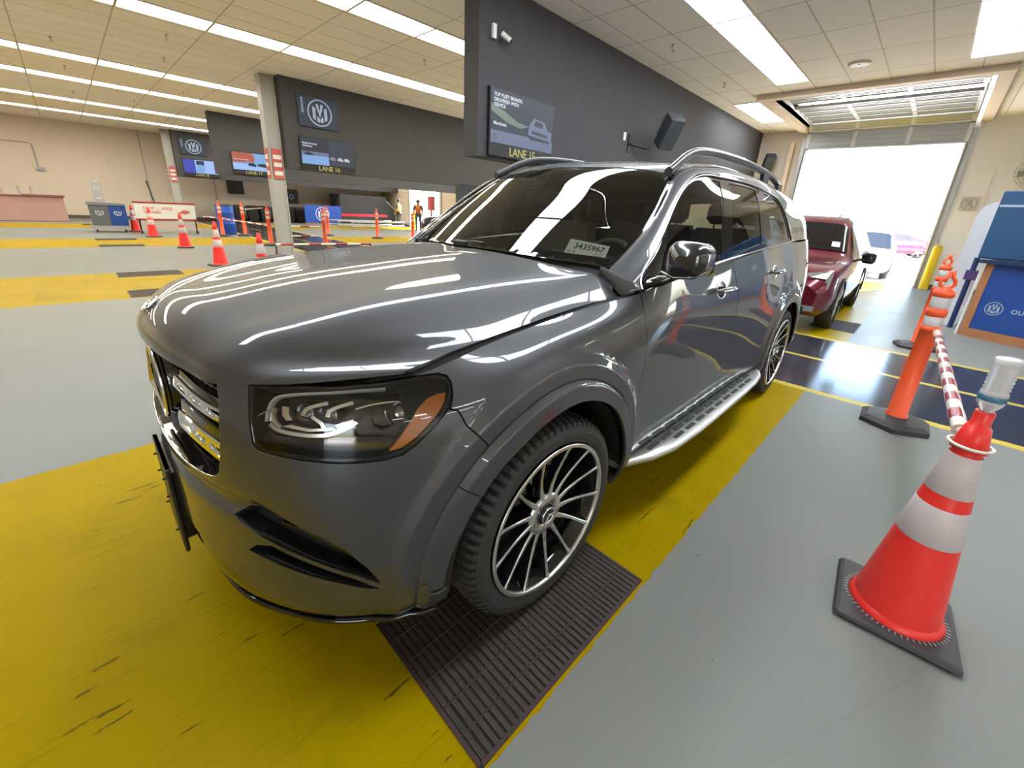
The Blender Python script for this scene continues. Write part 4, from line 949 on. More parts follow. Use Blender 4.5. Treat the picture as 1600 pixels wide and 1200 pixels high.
def yz2uv_many(Y, Z, S=SKIN):
    """surface parameters of side points given by their length and height coordinates"""
    Y = np.atleast_1d(np.asarray(Y, float)); Z = np.atleast_1d(np.asarray(Z, float))
    if not hasattr(yz2uv_many, 'c'):
        U, V = np.meshgrid(np.linspace(.9, 6.2, 260), np.linspace(0, .9, 60)); yz2uv_many.c = (U.ravel(), V.ravel(), S.ev(U.ravel(), V.ravel()))
    U, V, P = yz2uv_many.c; u = np.zeros(len(Y)); v = np.zeros(len(Y))
    for i in range(len(Y)): k = ((P[:, 1]-Y[i])**2+(P[:, 2]-Z[i])**2).argmin(); u[i] = U[k]; v[i] = V[k]
    e = 1e-4
    for _ in range(7):
        p = S.ev(u, v); a = (S.ev(u+e, v)-p)/e; b = (S.ev(u, v+e)-p)/e; ry = Y-p[:, 1]; rz = Z-p[:, 2]
        D = a[:, 1]*b[:, 2]-b[:, 1]*a[:, 2]; D = np.where(abs(D) < 1e-6, 1e-6, D)
        u = u+np.clip((ry*b[:, 2]-b[:, 1]*rz)/D, -.05, .05); v = np.clip(v+np.clip((a[:, 1]*rz-ry*a[:, 2])/D, -.05, .05), 0, .9)
    return u, v
def yz2uv(y, z): u, v = yz2uv_many([y], [z]); return (float(u[0]), float(v[0]))
def arch_arc(cy, r0, r1, a0, a1, n=28, cz=.392):
    a = np.radians(np.linspace(a0, a1, n+1)); r = np.interp(np.cos(a), [-1, 1], [r0, r1]); u, v = yz2uv_many(cy+r*np.cos(a), cz+r*np.sin(a)); return list(zip(u.tolist(), v.tolist()))
def polar(pb, cy, r0, r1, a0, a1, na=60, nr=7, mirror=False, rim=.014, ymax=None, zlow=None, cz=.392, mi=0):
    """ring-shaped piece of the side skin round a wheel, meshed along the ring; r0 and r1 may be functions of the angle"""
    A = np.radians(np.linspace(a0, a1, na)); T = np.linspace(0, 1, nr); f0 = r0 if callable(r0) else (lambda a: np.full_like(a, r0)); f1 = r1 if callable(r1) else (lambda a: np.full_like(a, r1))
    ra, rb = f0(A), f1(A)
    if ymax is not None: rb = np.where(np.cos(A) > 0, np.minimum(rb, (ymax-cy)/np.maximum(np.cos(A), 1e-3)), rb)
    RR = ra[None]+(rb-ra)[None]*T[:, None]; Y = cy+RR*np.cos(A)[None]; Z = cz+RR*np.sin(A)[None]
    if zlow is not None: Z = np.maximum(Z, zlow)
    u, v = yz2uv_many(Y.ravel(), Z.ravel()); P = SKIN.ev(u, v); N = SKIN.nrm(u, v, 2e-3)
    F = [(i*na+j, i*na+j+1, (i+1)*na+j+1, (i+1)*na+j) for i in range(nr-1) for j in range(na-1)]
    q = F[len(F)//2]
    if np.dot(np.cross(P[q[1]]-P[q[0]], P[q[2]]-P[q[0]]), N[q[0]]) < 0: F = [f[::-1] for f in F]
    V3, N3, F3 = list(P), list(N), list(F)
    if rim:
        for row, sg in ((0, -1), (nr-1, 1)):
            b = len(V3)
            for j in range(na):
                k = row*na+j; o = np.array([0, math.cos(A[j])*sg, math.sin(A[j])*sg]); V3 += [P[k], P[k]-N[k]*rim]; N3 += [o+N[k]*.6, o]
            F3 += [(b+2*j, b+2*j+1, b+2*j+3, b+2*j+2) for j in range(na-1)]
    k = np.array([-1 if mirror else 1, 1, 1]); b = len(pb.v)
    pb.v += [tuple(p*k) for p in V3]; pb.n += [tuple(n*k) for n in N3]; pb.f += [tuple(b+i for i in (f[::-1] if mirror else f)) for f in F3]; pb.m += [mi]*len(F3)

# outlines on the side and front skin (length along the outline, height parameter)
HL = [(.614,.856),(.630,.800),(.642,.751),(.652,.700),(.661,.668),(.680,.654),(.743,.647),(.828,.640),(.908,.634),(1.004,.629),(1.050,.633),(1.090,.655),(1.126,.685),(1.160,.722),(1.185,.760),(1.204,.800),(1.212,.832),(1.206,.850),(1.180,.862),(1.093,.872),(.942,.880),(.792,.874),(.70,.866)]
GR = [(0,.872),(.30,.872),(.50,.862),(.520,.846),(.536,.800),(.545,.740),(.547,.640),(.541,.580),(.532,.545),(.515,.527),(.49,.517),(.439,.508),(.333,.500),(.146,.493),(0,.490)]
IU = [(.559,.426),(.60,.462),(.667,.480),(.715,.466),(.765,.449),(.830,.415),(.891,.369),(.944,.298),(.984,.224),(.917,.276),(.820,.325),(.760,.353),(.701,.377),(.622,.403)]
IL = [(.604,.330),(.640,.358),(.690,.368),(.750,.343),(.815,.314),(.870,.286),(.910,.264),(.975,.214),(.930,.226),(.881,.248),(.816,.272),(.729,.298),(.653,.320)]
SEAM1 = [(1.419,.566),(1.379,.644),(1.312,.673),(1.243,.709),(1.192,.741)]
mir = lambda p: [(-u, v) for u, v in p]
def grow(poly, d):
    """push a closed outline outwards by d"""
    P = np.array(poly); c = P.mean(0); out = []
    A = .5*sum(P[i-1][0]*P[i][1]-P[i][0]*P[i-1][1] for i in range(len(P))); s = 1 if A > 0 else -1
    for i in range(len(P)):
        t = P[(i+1) % len(P)]-P[i-1]; t /= max(np.linalg.norm(t), 1e-9); out.append(tuple(P[i]+s*np.array([t[1], -t[0]])*d))
    return out
car = empty('car', (0, 0, 0), 0, 'dark grey metallic SUV with black multi-spoke wheels and a numbered paper tag in its windscreen', 'car')

# front bumper
archF = arch_arc(.01, .640, .640, 191, 128, 16)         # front half of the opening, bottom to seam
bottom = [(0,.250),(.30,.250),(.43,.240),(.50,.215),(.57,.178),(.66,.145),(.744,.122),(.834,.092),(.936,.060),(.985,.052)]
hlow = [p for p in grow(HL, .008)]
hl_edge = [(1.190,.742),(1.166,.716),(1.130,.678),(1.094,.647),(1.052,.624),(1.004,.620),(.908,.625),(.828,.631),(.743,.638),(.676,.645),(.653,.660),(.643,.700),(.633,.751),(.621,.800),(.606,.86)]
SEAM_IN = [yz2uv(.01+.640*math.cos(R(a)), .392+.640*math.sin(R(a))) for a in (127.1,)]
half = bottom+[p for p in archF if p[1] > .055]+SEAM_IN+[(1.215,.730),(1.192,.742)]+hl_edge+[(.603,.885),(.505,.885)]+GR[3:]
full = half+mir(half)[::-1][1:-1]
bp = PB(); bp.patch(SKIN, full, [IU, IL, mir(IU)[::-1], mir(IL)[::-1]], .022)
in_r = lambda a: np.interp(np.cos(a), [-1, 1], [.458, .485]); SEAMA = 128.5
for mm_ in (False, True):
    polar(bp, .01, .549, .6405, 190, 127.1, 40, 9, mm_, zlow=.292); polar(bp, .01, in_r, .5455, 192, 141.6, 36, 8, mm_, zlow=.300)
    polar(bp, .01, .5455, .549, 192, 130, 36, 2, mm_, rim=0, zlow=.300)
bump = bp.build('front_bumper', M['paint'], car)
pb_ = PB(); lipo = [(0,0),(.9,0),(1.12,0),(1.13,.046),(1.05,.041),(.936,.056),(.834,.088),(.744,.118),(.66,.141),(.57,.174),(.50,.211),(.43,.236),(.30,.246),(0,.246)]
pb_.patch(SKIN, lipo+mir(lipo)[::-1][1:-1], (), .04, -.004); lip = pb_.build('front_lip', M['gloss'], car)
q = MB()
lp = [SKIN.ev([u], [.002])[0]+SKIN.nrm([u], [.002])[0]*.004 for u in np.linspace(-1.12, 1.12, 60)]; q.tube([tuple(p) for p in lp], .010, 8); q.build('lip_edge', M['gloss'], lip)
# air intakes: dark pockets with curved blades
for sgn, nm in ((1, ''), (-1, '')):
    p = PB()
    for h in (IU, IL): p.patch(SKIN, grow(h, .012), (), .035, -.055, 0, mirror=sgn < 0)
    it = p.build('air_intake', M['blk'], car)
    q = PB()
    for h in (IU, IL):
        loop = densify(h, .02)
        Pt = SKIN.ev([a[0] for a in loop], [a[1] for a in loop]); Nn = SKIN.nrm([a[0] for a in loop], [a[1] for a in loop])
        n = len(loop); V3 = np.concatenate([Pt, Pt-Nn*.055]); nn = np.roll(Pt, -1, 0)-np.roll(Pt, 1, 0); nn = np.cross(nn, Nn); nn = -nn/np.maximum(np.linalg.norm(nn, axis=1), 1e-9)[:, None]
        k = np.array([sgn, 1, 1]); b = len(q.v); q.v += [tuple(a) for a in V3*k]; q.n += [tuple(a) for a in np.concatenate([nn, nn])*k]
        q.f += [(b+i, b+(i+1) % n, b+n+(i+1) % n, b+n+i) for i in range(n)]; q.m += [0]*n
    q.build('pocket_wall', M['blk'], it)
    q = PB()
    for h0, w in (([(.640,.388),(.701,.374),(.82,.322),(.917,.273),(.975,.228)], .014), ([(.66,.318),(.735,.297),(.82,.268),(.885,.245),(.96,.218)], .010), ([(.70,.430),(.78,.400),(.87,.345),(.945,.275)], .006)):
        q.patch(SKIN, ribbon(smooth_line(h0, 3), w), (), .02, -.006 if w > .007 else -.03, .03, mirror=sgn < 0)
    q.build('blade', M['gloss'], it)
# parking sensors and wheel-side slit
for sgn in (1, -1):
    P_ = SKIN.ev([1.085], [.20])[0]*[sgn, 1, 1]; N_ = SKIN.nrm([1.085], [.20])[0]*[sgn, 1, 1]
    q = MB(); q.cyl(P_+N_*.0005, P_+N_*.0025, .011, n=20); q.build('parking_sensor', M['paint'], bump)
    q = PB(); q.patch(SKIN, [(1.100,.172),(1.150,.168),(1.150,.155),(1.125,.150),(1.098,.160)], (), .02, .0012, 0, mirror=sgn < 0); q.build('bumper_slit', M['void'], bump)
    q = PB(); q.patch(SKIN, ribbon([(1.098,.160),(1.120,.150),(1.152,.163)], .006), (), .02, .0025, .002, mirror=sgn < 0); q.build('slit_trim', M['chrome'], bump)

# grille
gfull = GR+mir(GR)[::-1][1:-1]
gp = PB(); gp.patch(SKIN, grow(gfull, .01), (), .05, -.075, 0); gril = gp.build('grille', M['void'], car)
loop = densify(gfull, .02); Pt = SKIN.ev([a[0] for a in loop], [a[1] for a in loop]); Nn = SKIN.nrm([a[0] for a in loop], [a[1] for a in loop])
q = MB(); n = len(loop); q.rings([list(map(tuple, Pt)), list(map(tuple, Pt-Nn*.078))], smooth=True); q.build('grille_wall', M['gloss'], gril)
q = MB(); gl = [l for l in densify(GR[3:], .015, False)]; gl = gl+[(-u, v) for u, v in gl[::-1]]
Pg = SKIN.ev([a[0] for a in gl], [a[1] for a in gl])-SKIN.nrm([a[0] for a in gl], [a[1] for a in gl])*.002
q.tube([tuple(p) for p in Pg], .0018, 6); q.build('chrome_surround', M['chrome'], gril)
q = MB()
for k in range(9):
    v = .53+.04*k
    for s in (1, -1):
        uu = np.linspace(.12, .53, 9)*s; P_ = SKIN.ev(uu, [v]*9)-SKIN.nrm(uu, [v]*9)*.055; q.tube([tuple(p) for p in P_], .003, 4)
for u in np.linspace(-.52, .52, 27):
    vv = np.linspace(.52, .85, 6); P_ = SKIN.ev([u]*6, vv)-SKIN.nrm([u]*6, vv)*.057; q.tube([tuple(p) for p in P_], .003, 4)
q.build('mesh', M['gloss'], gril)
for va, vb in ((.765, .715), (.635, .580)):
    for s in (1, -1):
        u0, u1 = (.195, .540) if va > .7 else (.235, .536)
        vv = lambda u, t: (va+(vb-va)*t)-.045*((u-u0)/(u1-u0))**2*.6
        N_ = 26; us = np.linspace(u0, u1, N_)
        outer = [(u, vv(u, 0)) for u in us]+[(u, vv(u, 1)) for u in us[::-1]]
        outer = [(u0-.012, (vv(u0, 0)+vv(u0, 1))/2)]+outer
        slots = []
        W = (u1-u0)
        for a, b in ((.05, .33), (.40, .66), (.73, .985)):
            ua, ub = u0+W*a, u0+W*b; t0, t1 = .26, .76
            slots.append([(ua, vv(ua, t0)), (ub, vv(ub, t0)), (ub, vv(ub, t1)), (ua, vv(ua, t1))])
        q = PB(); q.patch(SKIN, outer, slots, .018, -.022, .020, mirror=s < 0); sl = q.build('grille_slat', M['chrome'], gril)
        q = PB(); q.patch(SKIN, [(u, vv(u, -.75)) for u in us]+[(u, vv(u, -.05)) for u in us[::-1]], (), .03, -.030, .02, mirror=s < 0)
        q.build('slat_top', M['gloss'], sl)
em = MB(); c0 = SKIN.ev([0], [.665])[0]; cy_, cz_ = c0[1]+.022, c0[2]
em.lathe([(.001, -.018), (.10, -.012), (.122, .012), (.125, .05)], (0, cy_, cz_), 40, axis='y', caps=False); emo = em.build('star_plate', M['gloss'], gril)
em = MB(); em.tube([(.124*math.cos(2*math.pi*k/48), cy_-.008, cz_+.124*math.sin(2*math.pi*k/48)) for k in range(48)], .006, 8, close=True)
for k in range(3):
    a = math.pi/2+2*math.pi*k/3; d = Vector((math.cos(a), 0, math.sin(a))); e = Vector((-d.z, 0, d.x)); C0 = Vector((0, cy_-.018, cz_))
    em.add([C0+Vector((0, -.012, 0)), C0+e*.016, C0+d*.118, C0-e*.016, C0+Vector((0, .006, 0))], [(0, 1, 2), (0, 2, 3), (1, 4, 2), (4, 3, 2)])
em.build('star_emblem', M['chrome'], gril)
# number plate bracket
q = MB(); q.bbox(-.155, .155, -.984, -.970, .29, .625, .006); pb2 = q.build('plate_bracket', M['blk'], car)
q = MB(); q.box(-.13, .13, -.972, -.90, .33, .60)
for x in (-.10, .10):
    for z in (.36, .50, .57): q.cyl((x, -.984, z), (x, -.994, z), .004, n=6)
q.build('bracket_screw', M['blk'], pb2)

# bonnet
hp = PB(); hw = .829
hood_poly = [(-hw,.0),(-.55,0),(0,0),(.55,0),(hw,0),(hw,1.36),(-hw,1.36)]
hp.patch(HOOD, [(-hw,.004),(-.67,.0),(-.5,.0),(0,.0),(.5,.0),(.67,.0),(hw,.004),(hw,1.35),(.70,1.352),(.3,1.352),(0,1.352),(-.3,1.352),(-.70,1.352),(-hw,1.35)], (), .022, 0, .014)
hood = hp.build('bonnet', M['paint'], car)
q = MB(); P_ = HOOD.ev([0], [.105])[0]; N_ = Vector(HOOD.nrm([0], [.105])[0]); N_ = N_ if N_.z > 0 else -N_
X_ = Vector((1, 0, 0)); T_ = N_.cross(X_)
q.tube([Vector(P_)+N_*.004+X_*.028*math.cos(2*math.pi*k/32)+T_*.028*math.sin(2*math.pi*k/32) for k in range(32)], .0035, 6, close=True)
q.tube([Vector(P_)+N_*.003+X_*.019*math.cos(2*math.pi*k/32)+T_*.019*math.sin(2*math.pi*k/32) for k in range(32)], .003, 6, close=True)
for k in range(3): a = math.pi/2+2*math.pi*k/3; q.cyl(Vector(P_)+N_*.003, Vector(P_)+N_*.003+(X_*math.cos(a)+T_*math.sin(a))*.017, .003, .0015, n=5)
q.build('bonnet_badge', M['chrome'], hood)

# wings, doors, quarters
top_f = [(2.168,.892),(2.0,.892),(1.80,.892),(1.619,.892),(1.419,.892),(1.227,.892),(1.12,.895),(1.098,.885)]
seamA = [(2.172,.892),(2.166,.859),(2.157,.777),(2.178,.70),(2.189,.62),(2.194,.50),(2.192,.40),(2.185,.30),(2.172,.19)]
archR = arch_arc(.01, .640, .640, 126.7, 28.0, 26)
hl_up = [(1.200,.750),(1.214,.790),(1.222,.835),(1.216,.858),(1.190,.872),(1.110,.884)]
fender_poly = [(1.198,.747)]+hl_up+[(1.227,.892),(1.419,.892),(1.619,.892),(1.80,.892),(2.0,.892)]+[p for p in seamA if p[1] > .60]+archR[::-1]+[(1.219,.735)]
seamB = [(3.205,.898),(3.235,.85),(3.262,.80),(3.300,.72),(3.325,.62),(3.335,.50),(3.335,.34),(3.325,.175)]
archO = lambda r, a0, a1, n=16: [yz2uv(3.135+r*math.cos(R(a)), .392+r*math.sin(R(a))) for a in np.linspace(a0, a1, n)]
seamC = [(3.90,.898),(4.02,.885),(4.16,.868),(4.33,.845),(4.48,.812)]+[yz2uv(2.96, 1.06), yz2uv(2.99, 1.01)]+archO(.585, 104, 176, 14)+[yz2uv(2.545, .415)]
g = .004
sh = lambda pts, du: [(u+du, v) for u, v in pts]
fdoor_poly = sh(seamA, g)+[(2.30,.172),(3.2,.172)]+sh(seamB[::-1], -g)+[(2.7,.898),(2.35,.898)]
rdoor_poly = sh(seamB, g)+[(3.6,.172)]+sh(seamC[::-1], -g)+[(3.6,.898)]
archRR = arch_arc(3.135, .549, .549, 176, 3, 34)
quarter_poly = sh(seamC, g)+[yz2uv(2.575, .40)]+[p for p in archRR if p[1] > .05]+[yz2uv(3.62, .36), (5.60,.06),(5.72,.10),(5.72,.898),(5.0,.898),(4.4,.898)]
sill_poly = [(2.11,.005),(4.10,.005),(4.17,.10),(4.155,.165),(3.6,.166),(2.7,.166),(2.175,.166),(2.12,.10)]
tail_poly = [(5.725,.10),(5.95,.06),(6.6879,.06),(6.6879,.898),(5.725,.898)]
for s in (1, -1):
    mrr = s < 0
    p = PB(); p.patch(SKIN, fender_poly, (), .0145, 0, .012, mirror=mrr); 
    for a_hi, ra_, rb_ in ((126.7, .549, .6405),): polar(p, .01, ra_, rb_, a_hi, -8, 90, 9, mrr, ymax=.5715, zlow=.300)
    fen = p.build('front_wing', M['paint'], car)
    p = PB(); polar(p, .01, in_r, .5455, 141.3, -12, 84, 8, mrr, zlow=.300); p.build('arch_moulding', M['paint'], fen)
    p = PB(); p.patch(SKIN, fdoor_poly, (), .028, 0, .012, mirror=mrr); fd = p.build('front_door', M['paint'], car)
    p = PB(); p.patch(SKIN, rdoor_poly, (), .022, 0, .012, mirror=mrr); rd = p.build('rear_door', M['paint'], car)
    p = PB(); p.patch(SKIN, quarter_poly, (), .022, 0, .012, mirror=mrr); rq = p.build('rear_quarter', M['paint'], car)
    p = PB(); polar(p, 3.135, .462, .5465, 190, -6, 84, 8, mrr, zlow=.310); p.build('arch_moulding', M['paint'], rq)
    p = PB(); p.patch(SKIN, sill_poly, (), .05, -.002, .012, mirror=mrr); p.build('sill', M['blk'], car)
    for dd, (hy, hz) in ((fd, (1.40, 1.122)), (rd, (2.50, 1.150))):
        u, v = yz2uv(hy, hz); Ph = Vector(SKIN.ev([u], [v])[0]*[s, 1, 1]); Nh = Vector(SKIN.nrm([u], [v])[0]*[s, 1, 1]).normalized(); Yh = Vector((0, 1, 0)); Yh = (Yh-Nh*Yh.dot(Nh)).normalized(); Zh = Nh.cross(Yh)*(1 if Nh.cross(Yh).z > 0 else -1)
        q = MB(); loop_ = [Ph+Nh*.0008+Yh*.070*math.cos(2*math.pi*k/36)+Zh*.046*math.sin(2*math.pi*k/36) for k in range(36)]
        q.tube(loop_, .0035, 6, close=True); cupb = q.build('handle_recess', M['chrome'], dd)
        q = MB(); q.add([Ph+Nh*.0012+Yh*.068*math.cos(2*math.pi*k/36)+Zh*.044*math.sin(2*math.pi*k/36) for k in range(36)], [tuple(range(36))]); q.build('recess_cup', M['gloss'], dd)
        q = MB(); hh = [Ph+Yh*(-.105)+Nh*.012, Ph+Yh*(-.095)+Nh*.034, Ph+Yh*(-.04)+Nh*.046, Ph+Yh*.04+Nh*.046, Ph+Yh*.095+Nh*.036, Ph+Yh*.108+Nh*.012]
        q.tube(hh, [.011, .014, .016, .016, .015, .011], 12); q.build('door_handle', M['paint'], dd)
        q = MB(); q.tube([a+Nh*.013-Zh*.004 for a in hh[1:5]], .005, 6); q.build('handle_strip', M['chrome'], dd)
    # dark inner layer behind the seams
    p = PB()
    inner = [(1.06,.10),(1.10,.60),(1.05,.86),(1.10,.889),(1.6,.889),(2.1,.889),(3.2,.895),(4.2,.895),(5.9,.895),(5.9,.10),(5.55,.06)]
    aI = arch_arc(3.135, .475, .475, 180, 0, 20)[::-1]; aF = arch_arc(.01, .475, .500, 185, -5, 22)[::-1]
    inner = inner+[a for a in aI if a[1] > .07]+[(4.1,.06),(2.2,.06)]+[a for a in aF if a[1] > .08]+[(1.10,.08)]
    p.patch(SKIN, inner, (), .06, -.013, 0, mirror=mrr); p.build('inner_body', M['void'], car)
    # wheel housings
    for cy, rr_ in ((.01, .476), (3.135, .470)):
        q = MB(); aa = np.linspace(R(2), R(178), 28)
        q.rings([[(s*.60, cy+(rr_+.02)*math.cos(a), .392+(rr_+.02)*math.sin(a)) for a in aa], [(s*.955, cy+(rr_+.008)*math.cos(a), .392+(rr_+.008)*math.sin(a)) for a in aa], [(s*.972, cy+(rr_-.005)*math.cos(a), .392+(rr_-.005)*math.sin(a)) for a in aa]], close=False)
        q.add([(s*.60, cy+(rr_+.02)*math.cos(a), .392+(rr_+.02)*math.sin(a)) for a in aa]+[(s*.60, cy, .28)], [tuple(range(len(aa)+1))]); q.build('wheel_housing', M['void'], car)
p = PB()
for mrr in (False, True): p.patch(SKIN, tail_poly, (), .05, 0, .01, mirror=mrr)
tail = p.build('tailgate', M['paint'], car)
q = MB(); q.box(-.55, .55, -.74, -.60, .30, .42); q.box(-.60, .60, -.62, 4.1, .24, .40); q.box(-.90, .90, .55, 2.6, .25, .36); q.box(-.85, .85, 3.66, 4.15, .30, .5); q.build('underbody', M['void'], car)

# bonnet gap filler, cowl and upper bumper shelf (all dark)
q = MB()
sk = [SKIN.ev([u], [.885])[0] for u in np.linspace(.48, 1.25, 16)]; hd = [HOOD.ev([u], [.03])[0]-np.array([0, 0, .02]) for u in np.linspace(.45, .80, 16)]
for s in (1, -1):
    k = np.array([s, 1, 1]); q.rings([[tuple((a-np.array([.012, -.01, .012]))*k) for a in sk], [tuple((b+np.array([-.02, .05, -.01]))*k) for b in hd]], close=False)
    aa = [SKIN.ev([u], [.895])[0]+np.array([.004, 0, -.012]) for u in np.linspace(1.15, 2.16, 24)]; bb = [HOOD.ev([.80], [v])[0]+np.array([0, 0, -.02]) for v in np.linspace(.02, 1.34, 24)]
    q.rings([[tuple(a*k) for a in aa], [tuple(b*k) for b in bb]], close=False)
q.rings([[tuple(SKIN.ev([u], [.885])[0]+np.array([0, .03, -.01])) for u in np.linspace(-.55, .55, 21)], [tuple(HOOD.ev([u], [.03])[0]+np.array([0, .08, -.02])) for u in np.linspace(-.5, .5, 21)]], close=False)
q.build('gap_seal', M['void'], car)
cw = [HOOD.ev([u], [1.345])[0]+np.array([0, -.02, -.018]) for u in np.linspace(-.80, .80, 41)]
ws0 = [UP.ev([.012], [v])[0]+np.array([0, .01, -.006]) for v in np.linspace(2.68-.52, .52, 41)]
mid_ = [(np.array(a)*.5+np.array(b)*.5)+np.array([0, .0, -.022]) for a, b in zip(cw, ws0)]
q = MB(); q.rings([list(map(tuple, cw)), list(map(tuple, mid_)), list(map(tuple, ws0))], close=False); q.build('cowl_panel', M['blk'], car)
for s in (1, -1):                              # painted corner between bonnet, wing and windscreen pillar
    A_ = [UP.ev([0.0], [v])[0] for v in np.linspace(.61, .0, 12)]
    Bk = np.array([(.722,.532,1.252),(.735,.538,1.240),(.755,.543,1.222),(.775,.546,1.203),(.797,.549,1.182),(.818,.552,1.163),(.840,.556,1.153),(.862,.562,1.160),(.882,.568,1.170),(.900,.574,1.179),(.914,.580,1.187),(.926,.587,1.195)])
    Ag = np.array(A_); Tt = np.linspace(0, 1, 7); Gd = np.array([Bk*(1-t)+Ag*t+np.array([.006, -.010, .006])*4*t*(1-t) for t in Tt])
    gu = np.gradient(Gd, axis=1); gv = np.gradient(Gd, axis=0); Nn = np.cross(gu, gv); Nn /= np.maximum(np.linalg.norm(Nn, axis=2), 1e-9)[..., None]; Nn[(Nn*[.2, -.5, .6]).sum(2) < 0] *= -1
    Nn = Nn+np.array([.15, 0, .5]); k = np.array([s, 1, 1]); q = PB(); q.v = [tuple(p*k) for p in Gd.reshape(-1, 3)]; q.n = [tuple(p*k) for p in Nn.reshape(-1, 3)]
    q.f = [(i_*12+j_, i_*12+j_+1, (i_+1)*12+j_+1, (i_+1)*12+j_) for i_ in range(6) for j_ in range(11)]; q.m = [0]*len(q.f); P0_ = [np.array(q.v[x]) for x in q.f[24]]
    if np.dot(np.cross(P0_[1]-P0_[0], P0_[2]-P0_[0]), q.n[q.f[24][0]]) < 0: q.f = [f[::-1] for f in q.f]
    q.build('cowl_corner', M['paint'], car)

